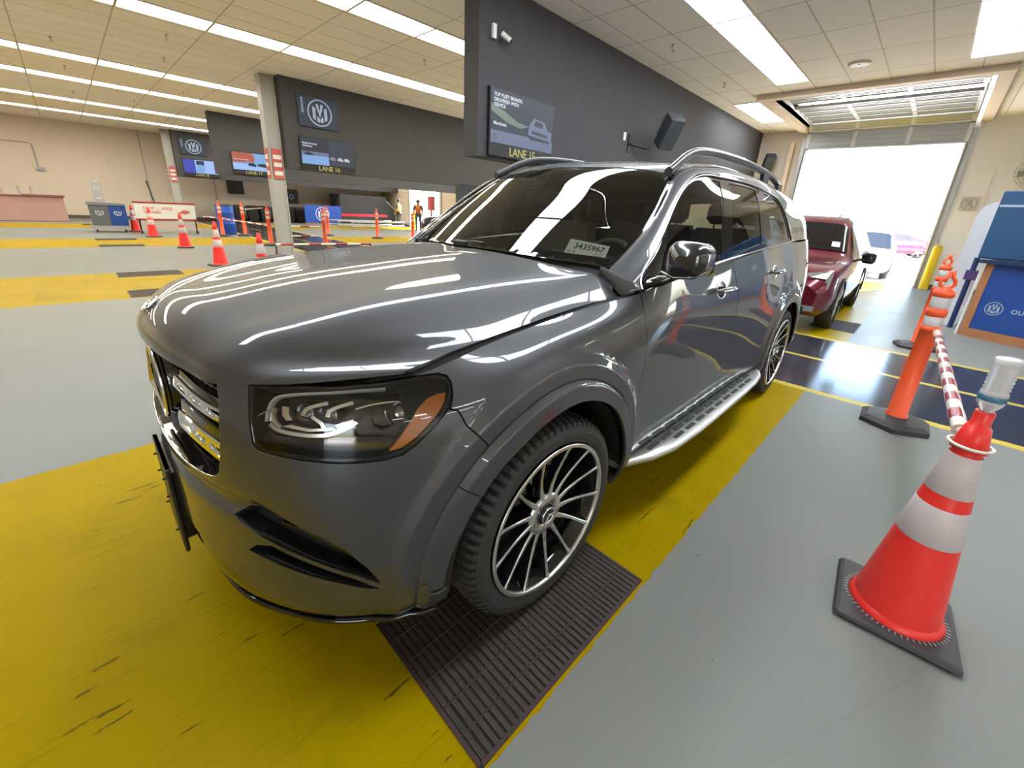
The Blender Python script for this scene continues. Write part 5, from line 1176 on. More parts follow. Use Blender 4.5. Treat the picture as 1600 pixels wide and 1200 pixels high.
# headlights
M['guide'] = mat('white light guide', (.62, .63, .62), .25, coat=1)
M['trimc'] = mat('bright lamp chrome', (.88, .88, .86), .22, 1.0)
drl_w = [(.673,.735),(.672,.778),(.676,.812),(.698,.836),(.777,.857),(.870,.868),(.942,.872),(1.02,.868)]
for s in (1, -1):
    mrr = s < 0
    p = PB(); p.patch(SKIN, HL, (), .03, -.001, .004, mirror=mrr); cov = p.build('headlight', M['lens'], car)
    p = PB(); p.patch(SKIN, grow(HL, -.004), (), .04, -.075, 0, mirror=mrr)
    p.patch(SKIN, [(.668,.668),(.74,.656),(.86,.648),(1.0,.640),(1.06,.648),(1.02,.68),(.90,.700),(.845,.690),(.76,.686),(.695,.690),(.672,.715)], (), .03, -.028, .04, mirror=mrr)
    p.build('lamp_bowl', M['gloss'], cov)
    q = PB(); lo = densify(grow(HL, -.001), .02); Pt = SKIN.ev([a[0] for a in lo], [a[1] for a in lo]); Nn = SKIN.nrm([a[0] for a in lo], [a[1] for a in lo]); n = len(lo); k = np.array([s, 1, 1])
    nn = np.cross(np.roll(Pt, -1, 0)-np.roll(Pt, 1, 0), Nn); nn = -nn/np.maximum(np.linalg.norm(nn, axis=1), 1e-9)[:, None]
    q.v = [tuple(a) for a in np.concatenate([Pt-Nn*.004, Pt-Nn*.076])*k]; q.n = [tuple(a) for a in np.concatenate([nn, nn])*k]; q.f = [(i, (i+1) % n, n+(i+1) % n, n+i) for i in range(n)]; q.m = [0]*n
    q.build('lamp_wall', M['blk'], cov)
    q = PB(); q.patch(SKIN, ribbon(densify(HL+[HL[0]], .03, False), .011), (), .03, -.0025, 0, mirror=mrr); q.build('lamp_edge', M['gloss'], cov)
    q = PB(); q.patch(SKIN, [(1.018,.640),(1.05,.643),(1.09,.664),(1.125,.695),(1.158,.732),(1.184,.772),(1.196,.806),(1.165,.806),(1.135,.795),(1.105,.765),(1.080,.720),(1.050,.675)], (), .02, -.012, .02, mirror=mrr); q.build('side_reflector', M['amber'], cov)
    q = PB(); q.patch(SKIN, ribbon(smooth_line(drl_w, 3), [.008]*4+[.007]*(len(smooth_line(drl_w, 3))-4)), (), .015, -.020, .016, mirror=mrr); q.build('light_guide', M['guide'], cov)
    q = PB()
    q.patch(SKIN, [(.700,.800),(.706,.765),(.722,.744),(.742,.748),(.728,.770),(.722,.800)], (), .012, -.036, .02, mirror=mrr)
    q.patch(SKIN, [(.715,.722),(.80,.712),(.875,.722),(.868,.730),(.80,.722),(.745,.732)], (), .012, -.030, .02, mirror=mrr)
    q.patch(SKIN, ribbon([(.805,.770),(.835,.745),(.842,.728)], .012), (), .012, -.032, .01, mirror=mrr)
    q.patch(SKIN, ribbon(smooth_line([(.93,.800),(.975,.812),(1.04,.812),(1.085,.795)], 3), .006), (), .012, -.030, .01, mirror=mrr)
    q.patch(SKIN, ribbon(smooth_line([(.68,.775),(.655,.755),(.648,.735)], 3), .004), (), .012, -.012, .004, mirror=mrr)
    q.patch(SKIN, ribbon(smooth_line([(.684,.728),(.713,.709),(.778,.702),(.845,.704),(.894,.722),(.935,.748)], 3), .012), (), .012, -.022, .012, mirror=mrr)
    q.patch(SKIN, ribbon(smooth_line([(.685,.790),(.682,.765),(.690,.738),(.712,.716)], 3), .016), (), .012, -.026, .010, mirror=mrr)
    for u0 in (.790, .862):
        q.patch(SKIN, ribbon(smooth_line([(u0-.008,.772),(u0-.002,.795),(u0+.022,.812),(u0+.062,.826)], 3), .013), (), .012, -.024, .010, mirror=mrr)
    q.patch(SKIN, [(.885,.728),(.93,.748),(.925,.760),(.878,.742)], (), .012, -.020, .006, mirror=mrr)
    q.build('chrome_trim', M['trimc'], cov)
    for u, v, r_ in ((.752,.762,.024), (.822,.765,.024), (1.018,.752,.034)):
        P_ = SKIN.ev([u], [v])[0]*k; N_ = Vector(SKIN.nrm([u], [v])[0]*k); N_ = (N_+Vector((0, -.9, 0))).normalized() if True else N_
        c = Vector(P_)-N_*.062; q = MB(); X_ = N_.cross(Vector((0, 0, 1))).normalized(); Z_ = X_.cross(N_)
        rings = [[c+N_*(r_*.9*math.sin(t))+X_*(r_*math.cos(t)*math.cos(a))+Z_*(r_*math.cos(t)*math.sin(a)) for a in np.linspace(0, 2*math.pi, 24, endpoint=False)] for t in np.linspace(0, 1.5, 7)]
        q.rings(rings, caps=True); q.build('projector_lens', M['plens'] if 'plens' in M else M.setdefault('plens', mat('lamp projector glass', (.05, .055, .06), .02, coat=1, ior=1.8, spec=1)), cov)
        q = MB(); q.rings([[c+N_*h+(X_*math.cos(a)+Z_*math.sin(a))*rr_ for a in np.linspace(0, 2*math.pi, 28, endpoint=False)] for rr_, h in ((r_*1.02, .0), (r_*1.16, .012), (r_*1.20, .004), (r_*1.14, -.03))]); q.build('projector_ring', M['smoke'] if 'smoke' in M else M.setdefault('smoke', mat('smoked chrome', (.20, .20, .20), .15, 1.0)), cov)
    q = PB(); q.patch(SKIN, [(.93,.70),(.965,.665),(1.03,.665),(1.075,.72),(1.085,.775),(1.05,.80),(.95,.80),(.925,.75)], [[(.975,.72),(1.0,.70),(1.04,.71),(1.062,.752),(1.05,.785),(.985,.785),(.968,.755)]], .02, -.045, .02, mirror=mrr); q.build('lamp_bezel', M['blk'], cov)

# upper body
WSR = [(.006,.600),(.030,.578),(.100,.574),(.221,.576),(.319,.573),(.448,.572),(.615,.576),(.735,.590),(.772,.640),(.775,.740),(.765,.850),(.742,1.06),(.725,1.34)]
mv = lambda p: [(u, 2.68-v) for u, v in p]
ws_poly = WSR+mv(WSR)[::-1][1:]+[(.005,1.9),(.005,1.34),(.005,.80)]
p = PB(); p.patch(UP, ws_poly, (), .035, -.002, .004); wsh = p.build('windscreen', M['glass'], car)
p = PB()
for m_ in (0, 1):
    rb = ribbon(WSR[:-1], .030); rb = rb if not m_ else mv(rb)
    p.patch(UP, rb, (), .03, -.0035, 0)
rb = ribbon(WSR[8:]+mv(WSR[8:])[::-1][1:], .060); p.patch(UP, rb, (), .04, -.0040, 0)
rb = ribbon([(.02,.60),(.02,1.34),(.02,2.08)], .05); p.patch(UP, rb, (), .04, -.0040, 0)
p.patch(UP, [(.60,1.20),(.70,1.16),(.70,1.52),(.60,1.48)], (), .04, -.005, 0)
p.build('black_border', M['gloss'], wsh)
DLO = [(.012,.030),(.035,.15),(.075,.28),(.130,.365),(.207,.402),(.300,.414),(.392,.418),(.585,.429),(.735,.424),(.883,.412),(1.05,.414),(1.221,.420),(1.50,.421),(1.764,.414),(2.00,.403),(2.159,.386),(2.25,.350),(2.305,.300),(2.372,.190),(2.44,.10),(2.54,.012)]
bot = [(2.3,.006),(1.9,.006),(1.4,.006),(.9,.006),(.5,.008),(.2,.012)]
G1 = [(.36,.030),(.352,.12),(.352,.22),(.362,.33),(.400,.375),(.50,.392),(.585,.398),(.735,.395),(.883,.384),(1.12,.388),(1.085,.30),(1.035,.20),(.985,.10),(.965,.026),(.70,.026),(.50,.027)]
G2 = [(1.110,.024),(1.125,.10),(1.170,.20),(1.235,.32),(1.272,.390),(1.50,.391),(1.725,.385),(1.690,.28),(1.650,.15),(1.640,.024),(1.4,.024)]
G3 = [(1.905,.024),(1.865,.10),(1.865,.20),(1.89,.30),(1.915,.375),(2.05,.372),(2.150,.355),(2.225,.320),(2.275,.270),(2.335,.170),(2.40,.09),(2.47,.026),(2.2,.024)]
# roof and pillars: everything above the side glass except the windscreen
pil = [(.0,.0),(.0,.33),(.0,.56),(.024,.560),(.10,.557),(.221,.559),(.319,.556),(.448,.555),(.615,.558),(.745,.572),(.80,.62),(.80,.63),(1.2,.625),(2.0,.625),(3.0,.625),(3.62,.625),(3.62,.0),(2.60,.0)]+[(2.555,.010),(2.45,.105),(2.385,.20),(2.318,.31),(2.262,.362),(2.165,.399),(2.00,.416),(1.764,.427),(1.50,.434),(1.221,.433),(1.05,.427),(.883,.425),(.735,.437),(.585,.442),(.392,.431),(.300,.427),(.200,.415),(.120,.378),(.062,.285),(.020,.15),(.004,.03)]
for s in (1, -1):
    f_ = (lambda q_: q_) if s > 0 else mv
    p = PB(); p.patch(UP, f_(pil), (), .04, 0, .010); p.build('side_pillar_frame', M['paint'], car)
    p = PB(); p.patch(UP, f_(DLO+bot), [f_(G1), f_(G2), f_(G3)], .04, -.005, .006); wf = p.build('window_surround', M['gloss'], car)
    for G_, nm, mt in ((G1, 'front_side_window', 'glass2'), (G2, 'rear_side_window', 'privacy'), (G3, 'quarter_window', 'privacy')):
        if mt == 'glass2' and 'glass2' not in M: M['glass2'] = clear_mat('side window glass', (.55, .60, .58), 1.52)
        p = PB(); p.patch(UP, f_(G_), (), .04, -.009, .003); p.build(nm, M[mt], car)
    q = MB(); dl = f_(smooth_line(DLO, 3)); P_ = UP.ev([a[0] for a in dl], [a[1] for a in dl])+UP.nrm([a[0] for a in dl], [a[1] for a in dl])*.001*(1)
    q.tube([tuple(a) for a in P_], .0048, 6)
    q.build('window_trim', M['chrome'], wf)
    q = MB(); bl = f_([(.03,.004),(.3,.004),(.7,.004),(1.1,.004),(1.5,.004),(1.9,.004),(2.3,.004),(2.54,.008)]); bl = smooth_line(bl, 5); P_ = UP.ev([a[0] for a in bl], [a[1] for a in bl]); P_[:, 0] += s*.004
    q.tube([tuple(a) for a in P_], .006, 6); q.build('belt_trim', M['chrome'], wf)
    # roof rail
    rp = [(.655, 1.17, 1.708), (.645, 1.27, 1.752), (.635, 1.38, 1.800), (.625, 1.52, 1.842), (.620, 1.70, 1.866), (.615, 2.0, 1.882), (.615, 2.4, 1.886), (.615, 2.8, 1.876), (.615, 3.1, 1.856), (.612, 3.32, 1.826), (.605, 3.46, 1.783)]
    q = MB(); rings = []
    for i, c_ in enumerate(smooth_line(rp, 4)):
        c_ = Vector(c_); w_, h_ = .021, .024
        rings.append([c_+Vector((s*0, 0, 0))+Vector((x*w_, 0, z*h_)) for x, z in ((-1, -.6), (-1, .4), (-.6, .9), (.3, 1), (.9, .6), (1, -.3), (.7, -1), (-.6, -1))])
    rings = [[Vector((s*v.x, v.y, v.z)) for v in rg] for rg in rings]
    q.rings(rings, caps=True); rl = q.build('roof_rail', M['rail'] if 'rail' in M else M.setdefault('rail', mat('anthracite rail', (.03, .032, .037), .38, .4, coat=.3)), car)
    q = MB(); q.rings([[(s*(.62+dx), y+dy, z) for dx, dy in ((-.014, -.07), (.014, -.07), (.014, .07), (-.014, .07))] for y, z in ((2.95, 1.78), (2.92, 1.868))], caps=True, smooth=False)
    q.rings([[(s*(.63+dx), y+dy, z) for dx, dy in ((-.014, -.06), (.014, -.06), (.014, .06), (-.014, .06))] for y, z in ((3.38, 1.74), (3.36, 1.81))], caps=True, smooth=False)
    q.build('rail_foot', M['rail'], rl)
p = PB(); rf = [(.80,.64),(3.62,.64),(3.62,2.04),(.80,2.04),(.790,1.75),(.765,1.5),(.755,1.34),(.765,1.18),(.790,.93)]
p.patch(UP, rf, [[(1.05,.80),(2.75,.80),(2.75,1.88),(1.05,1.88),(1.0,1.34)]], .05, 0, .01); roof = p.build('roof', M['paint'], car)
p = PB(); p.patch(UP, [(1.06,.81),(2.74,.81),(2.74,1.87),(1.06,1.87),(1.01,1.34)], (), .05, -.002, .004); p.build('sunroof_glass', M['gloss'], roof)
# headliner and rear glass
q = MB(); us = np.linspace(.78, 3.6, 16); vs = np.linspace(.46, 2.22, 19)
q.rings([[tuple(UP.ev([u], [v])[0]-np.array([0, 0, .035])) for v in vs] for u in us], close=False); q.build('headliner', M['seat'], car)
tg = []; NV = 15
for k in range(NV):
    t = k/(NV-1); a = UP.ev([3.62], [.62+(1.34-.62)*2*t])[0]; uu = 5.78+(6.6879-5.78)*min(1, 2*t) if t < .5 else 6.6879-(6.6879-5.78)*(2*t-1); b = SKIN.ev([uu], [.90])[0]*([1, 1, 1] if t < .5 else [-1, 1, 1]); b = b+np.array([0, -.02, .0]); tg.append((a, b))
q = MB(); q.rings([[tuple(a) for a, b in tg], [tuple(b) for a, b in tg]], close=False); q.build('rear_window', M['glass2'], car)
q = MB()
for s in (1, -1):
    a0 = UP.ev([3.62], [.0])[0]; a1 = UP.ev([3.62], [.35])[0]; a2 = UP.ev([3.62], [.62])[0]; b = SKIN.ev([5.78], [.9])[0]; b0 = SKIN.ev([5.5], [.9])[0]; k = np.array([s, 1, 1]); q.add([tuple(x*k) for x in (a0, a1, a2, b, b0)], [(0, 1, 2, 3, 4)])
q.tube([(-.56, 4.02, 1.70), (0, 4.10, 1.72), (.56, 4.02, 1.70)], .02, 8)
q.build('rear_spoiler', M['paint'], car)

# wipers
q = MB(); q.tube([(-.02, .345, 1.292), (.03, .36, 1.312), (.30, .43, 1.302), (.60, .53, 1.284)], .006, 6); q.bbox(-.055, .035, .325, .365, 1.288, 1.320, .008); q.build('wiper', M['blk'], car)
q = MB(); q.tube([(-.44, .44, 1.275), (-.40, .46, 1.305), (-.12, .38, 1.318), (.14, .37, 1.318)], .006, 6); q.bbox(-.47, -.41, .43, .465, 1.272, 1.305, .008); q.build('wiper', M['blk'], car)
q = MB(); q.rings([[(x, .90, z) for x, z in ((-.05, 1.63), (.05, 1.63), (.06, 1.61), (.05, 1.60), (-.05, 1.60), (-.06, 1.61))], [(x, 1.02, z) for x, z in ((-.06, 1.70), (.06, 1.70), (.07, 1.67), (.06, 1.64), (-.06, 1.64), (-.07, 1.67))]], caps=True, smooth=False); q.build('camera_housing', M['blk'], car)
q = MB(); q.bbox(-.12, .12, .93, .97, 1.52, 1.59, .01); q.cyl((0, .95, 1.59), (0, 1.0, 1.68), .012, n=8); q.build('rear_view_mirror', M['blk'], car)

# paper tag behind the windscreen
tgc = [UP.ev([u], [v])[0]-UP.nrm([u], [v])[0]*.006 for u, v in ((.121,.819), (.108,.655), (.023,.620), (.016,.782))]
TL, TR, BR, BL = (Vector(a) for a in tgc)
ny = (TR-TL).cross(BL-TL).normalized(); ny = ny if ny.y < 0 else -ny
def tg_fn(x, y, z):      # x 0..1 across, y 0..1 up
    return (TL*(1-x)*y+TR*x*y+BR*x*(1-y)+BL*(1-x)*(1-y))+ny*(z+.001)
q = MB(); q.add([tg_fn(0, 0, 0), tg_fn(1, 0, 0), tg_fn(1, 1, 0), tg_fn(0, 1, 0)], [(0, 1, 2, 3)]); tagp = q.build('paper_tag', M['paper'], car)
q = MB(); text_mb(q, '3435967', .52, lambda x, y, z: tg_fn(.16+x*.415, .56+y*.80, .0008), 0, 0, True, space=1.0)
for yy, xx, t_ in ((.36, .06, 'OL M'), (.12, .05, 'A-1 TOW')): text_mb(q, t_, .16, lambda x, y, z: tg_fn(xx+x*.5, yy+y*.8, .0008), 0, 0, True)
for yy in (.42, .30, .20): q.add([tg_fn(.70, yy, .0008), tg_fn(.92, yy, .0008), tg_fn(.92, yy+.02, .0008), tg_fn(.70, yy+.02, .0008)], [(0, 1, 2, 3)])
q.build('tag_number', M['ink'], tagp)

# door mirrors
for s in (1, -1):
    q = MB(); prof_ = []
    C0 = Vector((1.072, .600, 1.330)) if s > 0 else Vector((-1.0, .86, 1.330))
    for t in np.linspace(-1, 1, 15):              # slices from the front shell back to the glass
        y = t; rad = max(0.0, 1-max(0, -t*1.0+0)**2.4*.92)**.5 if t < 0 else 1-.04*t
        prof_.append((y, rad))
    rings = []
    for y, rad in prof_:
        rg = []
        for a in np.linspace(0, 2*math.pi, 28, endpoint=False):
            c, sn = math.cos(a), math.sin(a); e = .62
            x = (abs(c)**e)*(1 if c > 0 else -1)*.086*rad; z = (abs(sn)**e)*(1 if sn > 0 else -1)*(.073-.010*c)*rad
            rg.append(C0+Vector((s*(x), y*.068-.02*x/.1, z+.006*c)))
        rings.append(rg)
    q.rings(rings, caps=True); mi_ = q.build('door_mirror', M['mirp'] if 'mirp' in M else M.setdefault('mirp', mat('black metallic mirror cap', (.02, .02, .024), .25, .4, coat=1)), car)
    q = MB(); q.rings([[(C0.x+s*x*.9, C0.y+.0685, C0.z+z) for x, z in ((-.09, -.06), (.085, -.055), (.092, .045), (-.08, .062))], [(C0.x+s*x*.86, C0.y+.071, C0.z+z) for x, z in ((-.09, -.06), (.085, -.055), (.092, .045), (-.08, .062))]], caps=True, smooth=False); q.build('mirror_glass', M['chrome'], mi_)
    ym = C0.y; xm = abs(C0.x); q = MB(); q.rings([[(s*.925, ym+.06+dy, 1.215+dz) for dy, dz in ((-.10, -.015), (.10, .02), (.09, .045), (-.08, .02))], [(s*(.925+xm)/2, ym+.035+dy, 1.235+dz) for dy, dz in ((-.065, -.012), (.06, .0), (.055, .03), (-.05, .02))], [(s*(xm-.03), ym+.01+dy, 1.268+dz) for dy, dz in ((-.05, -.015), (.05, -.01), (.045, .03), (-.045, .03))]], caps=True); q.build('mirror_arm', M['gloss'], mi_)
    q = PB(); f_ = (lambda q_: q_) if s > 0 else mv
    q.patch(UP, f_([(.03,.03),(.06,.16),(.12,.29),(.20,.375),(.33,.40),(.375,.39),(.345,.30),(.335,.16),(.33,.02)]), (), .03, .004, .006); q.build('mirror_sail', M['gloss'], mi_)
    q = MB(); q.tube([(C0.x-s*.095, C0.y-.01, C0.z-.055), (C0.x-s*.02, C0.y-.052, C0.z-.066), (C0.x+s*.06, C0.y-.05, C0.z-.052), (C0.x+s*.096, C0.y-.02, C0.z-.02)], .005, 6); q.build('mirror_indicator', M['smoke'], mi_)

# running boards
for s in (1, -1):
    r0 = []
    q = MB(); y0, y1 = .53, 2.60; zt, zb = .385, .350; out = lambda y: float(np.interp(y, [.53, .60, .72, .90, 1.2, 1.9, 2.25, 2.42, 2.52, 2.60], [.955, .985, 1.035, 1.072, 1.085, 1.085, 1.078, 1.058, 1.02, .965]))
    ys = np.r_[np.linspace(y0, .9, 14), np.linspace(.95, 2.2, 12), np.linspace(2.25, y1, 14)]
    secs = []
    for y in ys:
        o_ = out(y); secs.append([(s*.90, y, zt-.004), (s*(o_-.012), y, zt), (s*(o_-.003), y, zt-.004), (s*o_, y, zt-.014), (s*(o_-.006), y, zb+.004), (s*(o_-.02), y, zb), (s*.90, y, zb)])
    q.rings(secs, caps=True); rb_ = q.build('running_board', M['alu2'] if 'alu2' in M else M.setdefault('alu2', mat('silver running board', (.60, .60, .58), .32, .85)), car)
    tr_ = MB()
    for k, x in enumerate((.945, .985, 1.025)):
        y = .74+.015*k if k < 2 else .82
        while y < 2.38:
            L = .105
            if out(y) > x+.035 and out(y+L) > x+.035:
                tr_.bbox(min(s*(x-.0115), s*(x+.0115)), max(s*(x-.0115), s*(x+.0115)), y, y+L, zt-.002, zt+.0035, .004)
            y += .148
    tr_.build('tread_pad', M['rubber'], rb_)
    q = MB(); q.box(min(s*.86, s*.925), max(s*.86, s*.925), y0+.02, y1-.02, zb-.03, zt+.012); q.build('board_mount', M['blk'], rb_)

# wheels
def make_wheel():
    root = empty('wheel', (0, 0, 0)); n = 288                  # built about its own centre, outer face towards +X
    prof = [(.295, -.265), (.318, -.272), (.350, -.276), (.375, -.268), (.388, -.250), (.3925, -.225), (.3935, -.175), (.388, -.172), (.388, -.163), (.3935, -.160), (.394, -.115), (.388, -.112), (.388, -.103), (.394, -.100), (.3935, -.055),
            (.3895, -.030), (.380, -.012), (.366, -.003), (.345, .004), (.326, .004), (.308, -.002), (.300, -.010), (.292, -.020)]
    m = MB(); rr = []
    for i, (r0, x) in enumerate(prof):
        rg = []
        for j in range(n):
            a = 2*math.pi*j/n; r_ = r0
            if i in (5, 6, 15, 16) or i in (4,):
                if (j+ (1 if i > 10 else 0)) % 4 == 0: r_ -= .010 if i != 16 else .006
            elif i in (9, 10, 13, 14) and (j % 8) == 0: r_ -= .004
            rg.append((x, r_*math.cos(a), r_*math.sin(a)))
        rr.append(rg)
    m.rings(rr, smooth=False)
    for fi in range(len(m.f)):  # groove faces take a blacker rubber, their shade put into the colour
        i, j = divmod(fi, n)
        if (3 <= i <= 5 and (j % 4 in (0, 3))) or (14 <= i <= 16 and (j % 4 in (2, 3))) or i in (7, 11, 12) or (i == 6): m.m[fi] = 1 if i not in (6,) else 0
    m.build('tyre', [M['rubber'], M['groove'] if 'groove' in M else M.setdefault('groove', mat('tread groove', (.006, .006, .006), .8))], root)
    t = MB()                                                   # raised sidewall marks
    for a0, wd in ((1.9, .5), (5.0, .45)):
        for k in range(9): a = a0+k*wd/9; t.obox((.0045, .335*math.cos(a), .335*math.sin(a)), (.001, 0, 0), (0, .010*math.cos(a), .010*math.sin(a)), (0, -.004*math.sin(a), .004*math.cos(a)))
    t.build('sidewall_mark', M['rubber'], root)
    m = MB(); m.lathe([(.302, .002), (.304, .004), (.300, .0065), (.289, .0065), (.2865, .0025), (.2865, -.012)], n=96, caps=False, axis='x'); m.build('rim_lip', M['mach'], root)
    m = MB(); m.lathe([(.2875, -.004), (.276, -.03), (.262, -.06), (.255, -.2), (.27, -.26), (.285, -.26)], n=64, caps=False, axis='x'); m.lathe([(.250, -.13), (.17, -.12), (.16, -.10), (.07, -.085), (.001, -.085)], n=48, caps=False, axis='x'); m.build('barrel', M['gloss'], root)
    sp = MB(); N = 13; bk = MB()
    for k in range(N):
        a = math.radians(22+k*360/N); d = Vector((0, math.cos(a), math.sin(a))); e = Vector((0, -d.z, d.y)); X = Vector((1, 0, 0))
        rs = [.060, .085, .13, .18, .23, .270, .288]; xs_ = [-.034, -.036, -.0335, -.026, -.015, -.005, .001]; ws_ = [.0125, .0115, .0085, .0066, .0060, .0068, .0095]
        bend = [0, .002, .004, .004, .002, 0, 0]
        rg = []; rb2 = []
        for r_, x, w_, bd in zip(rs, xs_, ws_, bend):
            c = d*r_+X*x+e*bd; rg.append([c+e*w_, c+e*w_*.6+X*.0025, c-e*w_*.6+X*.0025, c-e*w_, c-e*w_-X*.004, c+e*w_-X*.004])
            c2 = c-X*.0045; rb2.append([c2+e*w_*.95, c2-e*w_*.95, c2-e*w_*1.6-X*.032, c2+e*w_*1.6-X*.032])
        sp.rings(rg, caps=True, smooth=False); bk.rings(rb2, caps=True, smooth=False)
    sp.lathe([(.088, -.046), (.086, -.035), (.070, -.0315), (.042, -.031), (.040, -.040)], n=52, caps=False, axis='x')
    sp.build('spokes', M['mach'], root); bk.build('spoke_back', M['gloss'], root)
    lg = MB()
    for k in range(5):
        a = math.radians(54+72*k); c = (0, .057*math.cos(a), .057*math.sin(a)); lg.lathe([(.0115, -.034), (.0125, -.0305), (.0105, -.030), (.0095, -.040), (.001, -.040)], (0, c[1], c[2]), 16, axis='x', caps=False)
        lg.lathe([(.007, -.040), (.007, -.033), (.002, -.032)], (0, c[1], c[2]), 6, axis='x', smooth=False)
    lg.build('wheel_bolt', M['blk'], root)
    cp = MB(); cp.lathe([(.036, -.034), (.036, -.026), (.033, -.024), (.001, -.022)], n=36, caps=False, axis='x'); cap = cp.build('centre_cap', M['gloss'], root)
    st = MB(); st.tube([(-.0225, .031*math.cos(2*math.pi*k/36), .031*math.sin(2*math.pi*k/36)) for k in range(36)], .0028, 6, close=True)
    for k in range(3):
        a = math.pi/2+.5+2*math.pi*k/3; d = Vector((0, math.cos(a), math.sin(a))); e = Vector((0, -d.z, d.y)); o_ = Vector((-.0215, 0, 0)); st.add([o_+Vector((.004, 0, 0)), o_+e*.005, o_+d*.029, o_-e*.005], [(0, 1, 2), (0, 2, 3)])
    st.build('cap_star', M['chrome'], root)
    dk = MB(); dk.lathe([(.185, -.118), (.187, -.112), (.11, -.110)], n=48, caps=False, axis='x'); dk.build('brake_disc', M['steel'], root)
    cl = MB(); aa = np.linspace(R(150), R(215), 9); cl.rings([[(x, r_*math.cos(a), r_*math.sin(a)) for x, r_ in ((-.125, .125), (-.085, .125), (-.080, .19), (-.125, .20))] for a in aa], caps=True, smooth=False); cl.build('brake_caliper', M['smoke'], root)
    return root
w0 = make_wheel()
for i, (x, y, rz) in enumerate(((.987, 0, -1.0), (.990, 3.135, 0), (-.987, 0, 179), (-.990, 3.135, 180))):
    w = w0 if i == 0 else copy_tree(w0); w.parent = car; w.location = (x, y, .3975); w.rotation_euler = (R(7*i), 0, R(rz))

# cabin
q = MB(); q.rings([[(x, .62, z) for x, z in ((-.82, 1.02), (-.80, 1.20), (0, 1.245), (.80, 1.20), (.82, 1.02))], [(x, .95, z) for x, z in ((-.84, .95), (-.80, 1.18), (0, 1.20), (.80, 1.18), (.84, .95))], [(x, 1.05, z) for x, z in ((-.84, .9), (-.80, 1.12), (0, 1.12), (.80, 1.12), (.84, .9))]], caps=True, smooth=False); q.build('dashboard', M['dash'], car)
q = MB(); q.rings([[(x, .97, z) for x, z in ((.10, 1.18), (.58, 1.18), (.58, 1.27), (.10, 1.27))], [(x, .90, z) for x, z in ((.08, 1.15), (.62, 1.15), (.60, 1.26), (.10, 1.26))]], caps=True, smooth=False); q.build('instrument_hood', M['dash'], car)
q = MB(); c = Vector((.38, 1.10, 1.175)); u_ = Vector((1, 0, 0)); v_ = Vector((0, .42, .91)).normalized()
q.tube([c+(u_*math.cos(a)+v_*math.sin(a))*.185 for a in np.linspace(0, 2*math.pi, 40, endpoint=False)], .016, 8, close=True)
q.obox(c, u_*.06, v_*.055, u_.cross(v_)*.02); q.obox(c+u_*.11, u_*.06, v_*.018, u_.cross(v_)*.01); q.obox(c-u_*.11, u_*.06, v_*.018, u_.cross(v_)*.01); q.obox(c-v_*.11, u_*.02, v_*.06, u_.cross(v_)*.01)
q.build('steering_wheel', M['seat'], car)
def seat(x, y, wide=.26):
    q = MB(); q.bbox(x-wide, x+wide, y-.05, y+.50, .62, .86, .06)
    q.rings([[(x-wide, y+.42, .80), (x+wide, y+.42, .80), (x+wide, y+.58, .80), (x-wide, y+.58, .80)], [(x-wide, y+.50, 1.10), (x+wide, y+.50, 1.10), (x+wide, y+.66, 1.10), (x-wide, y+.66, 1.10)], [(x-wide*.72, y+.60, 1.42), (x+wide*.72, y+.60, 1.42), (x+wide*.72, y+.70, 1.42), (x-wide*.72, y+.70, 1.42)]], caps=True, smooth=False)
    sq = q.build('seat', M['seat'], car)
    h = MB(); h.bbox(x-.13, x+.13, y+.60, y+.71, 1.455, 1.62, .04); h.cyl((x-.06, y+.65, 1.40), (x-.06, y+.65, 1.48), .008, n=6); h.cyl((x+.06, y+.65, 1.40), (x+.06, y+.65, 1.48), .008, n=6); h.build('headrest', M['seat'], sq)
for x, y in ((.40, 1.15), (-.40, 1.15), (.42, 2.12), (-.42, 2.12), (.38, 3.0), (-.38, 3.0)): seat(x, y)
q = MB(); q.box(-.85, .85, .75, 4.1, .42, .60); q.box(.86, .90, .9, 4.0, .6, 1.18); q.box(-.90, -.86, .9, 4.0, .6, 1.18); q.build('cabin_floor', M['dash'], car)
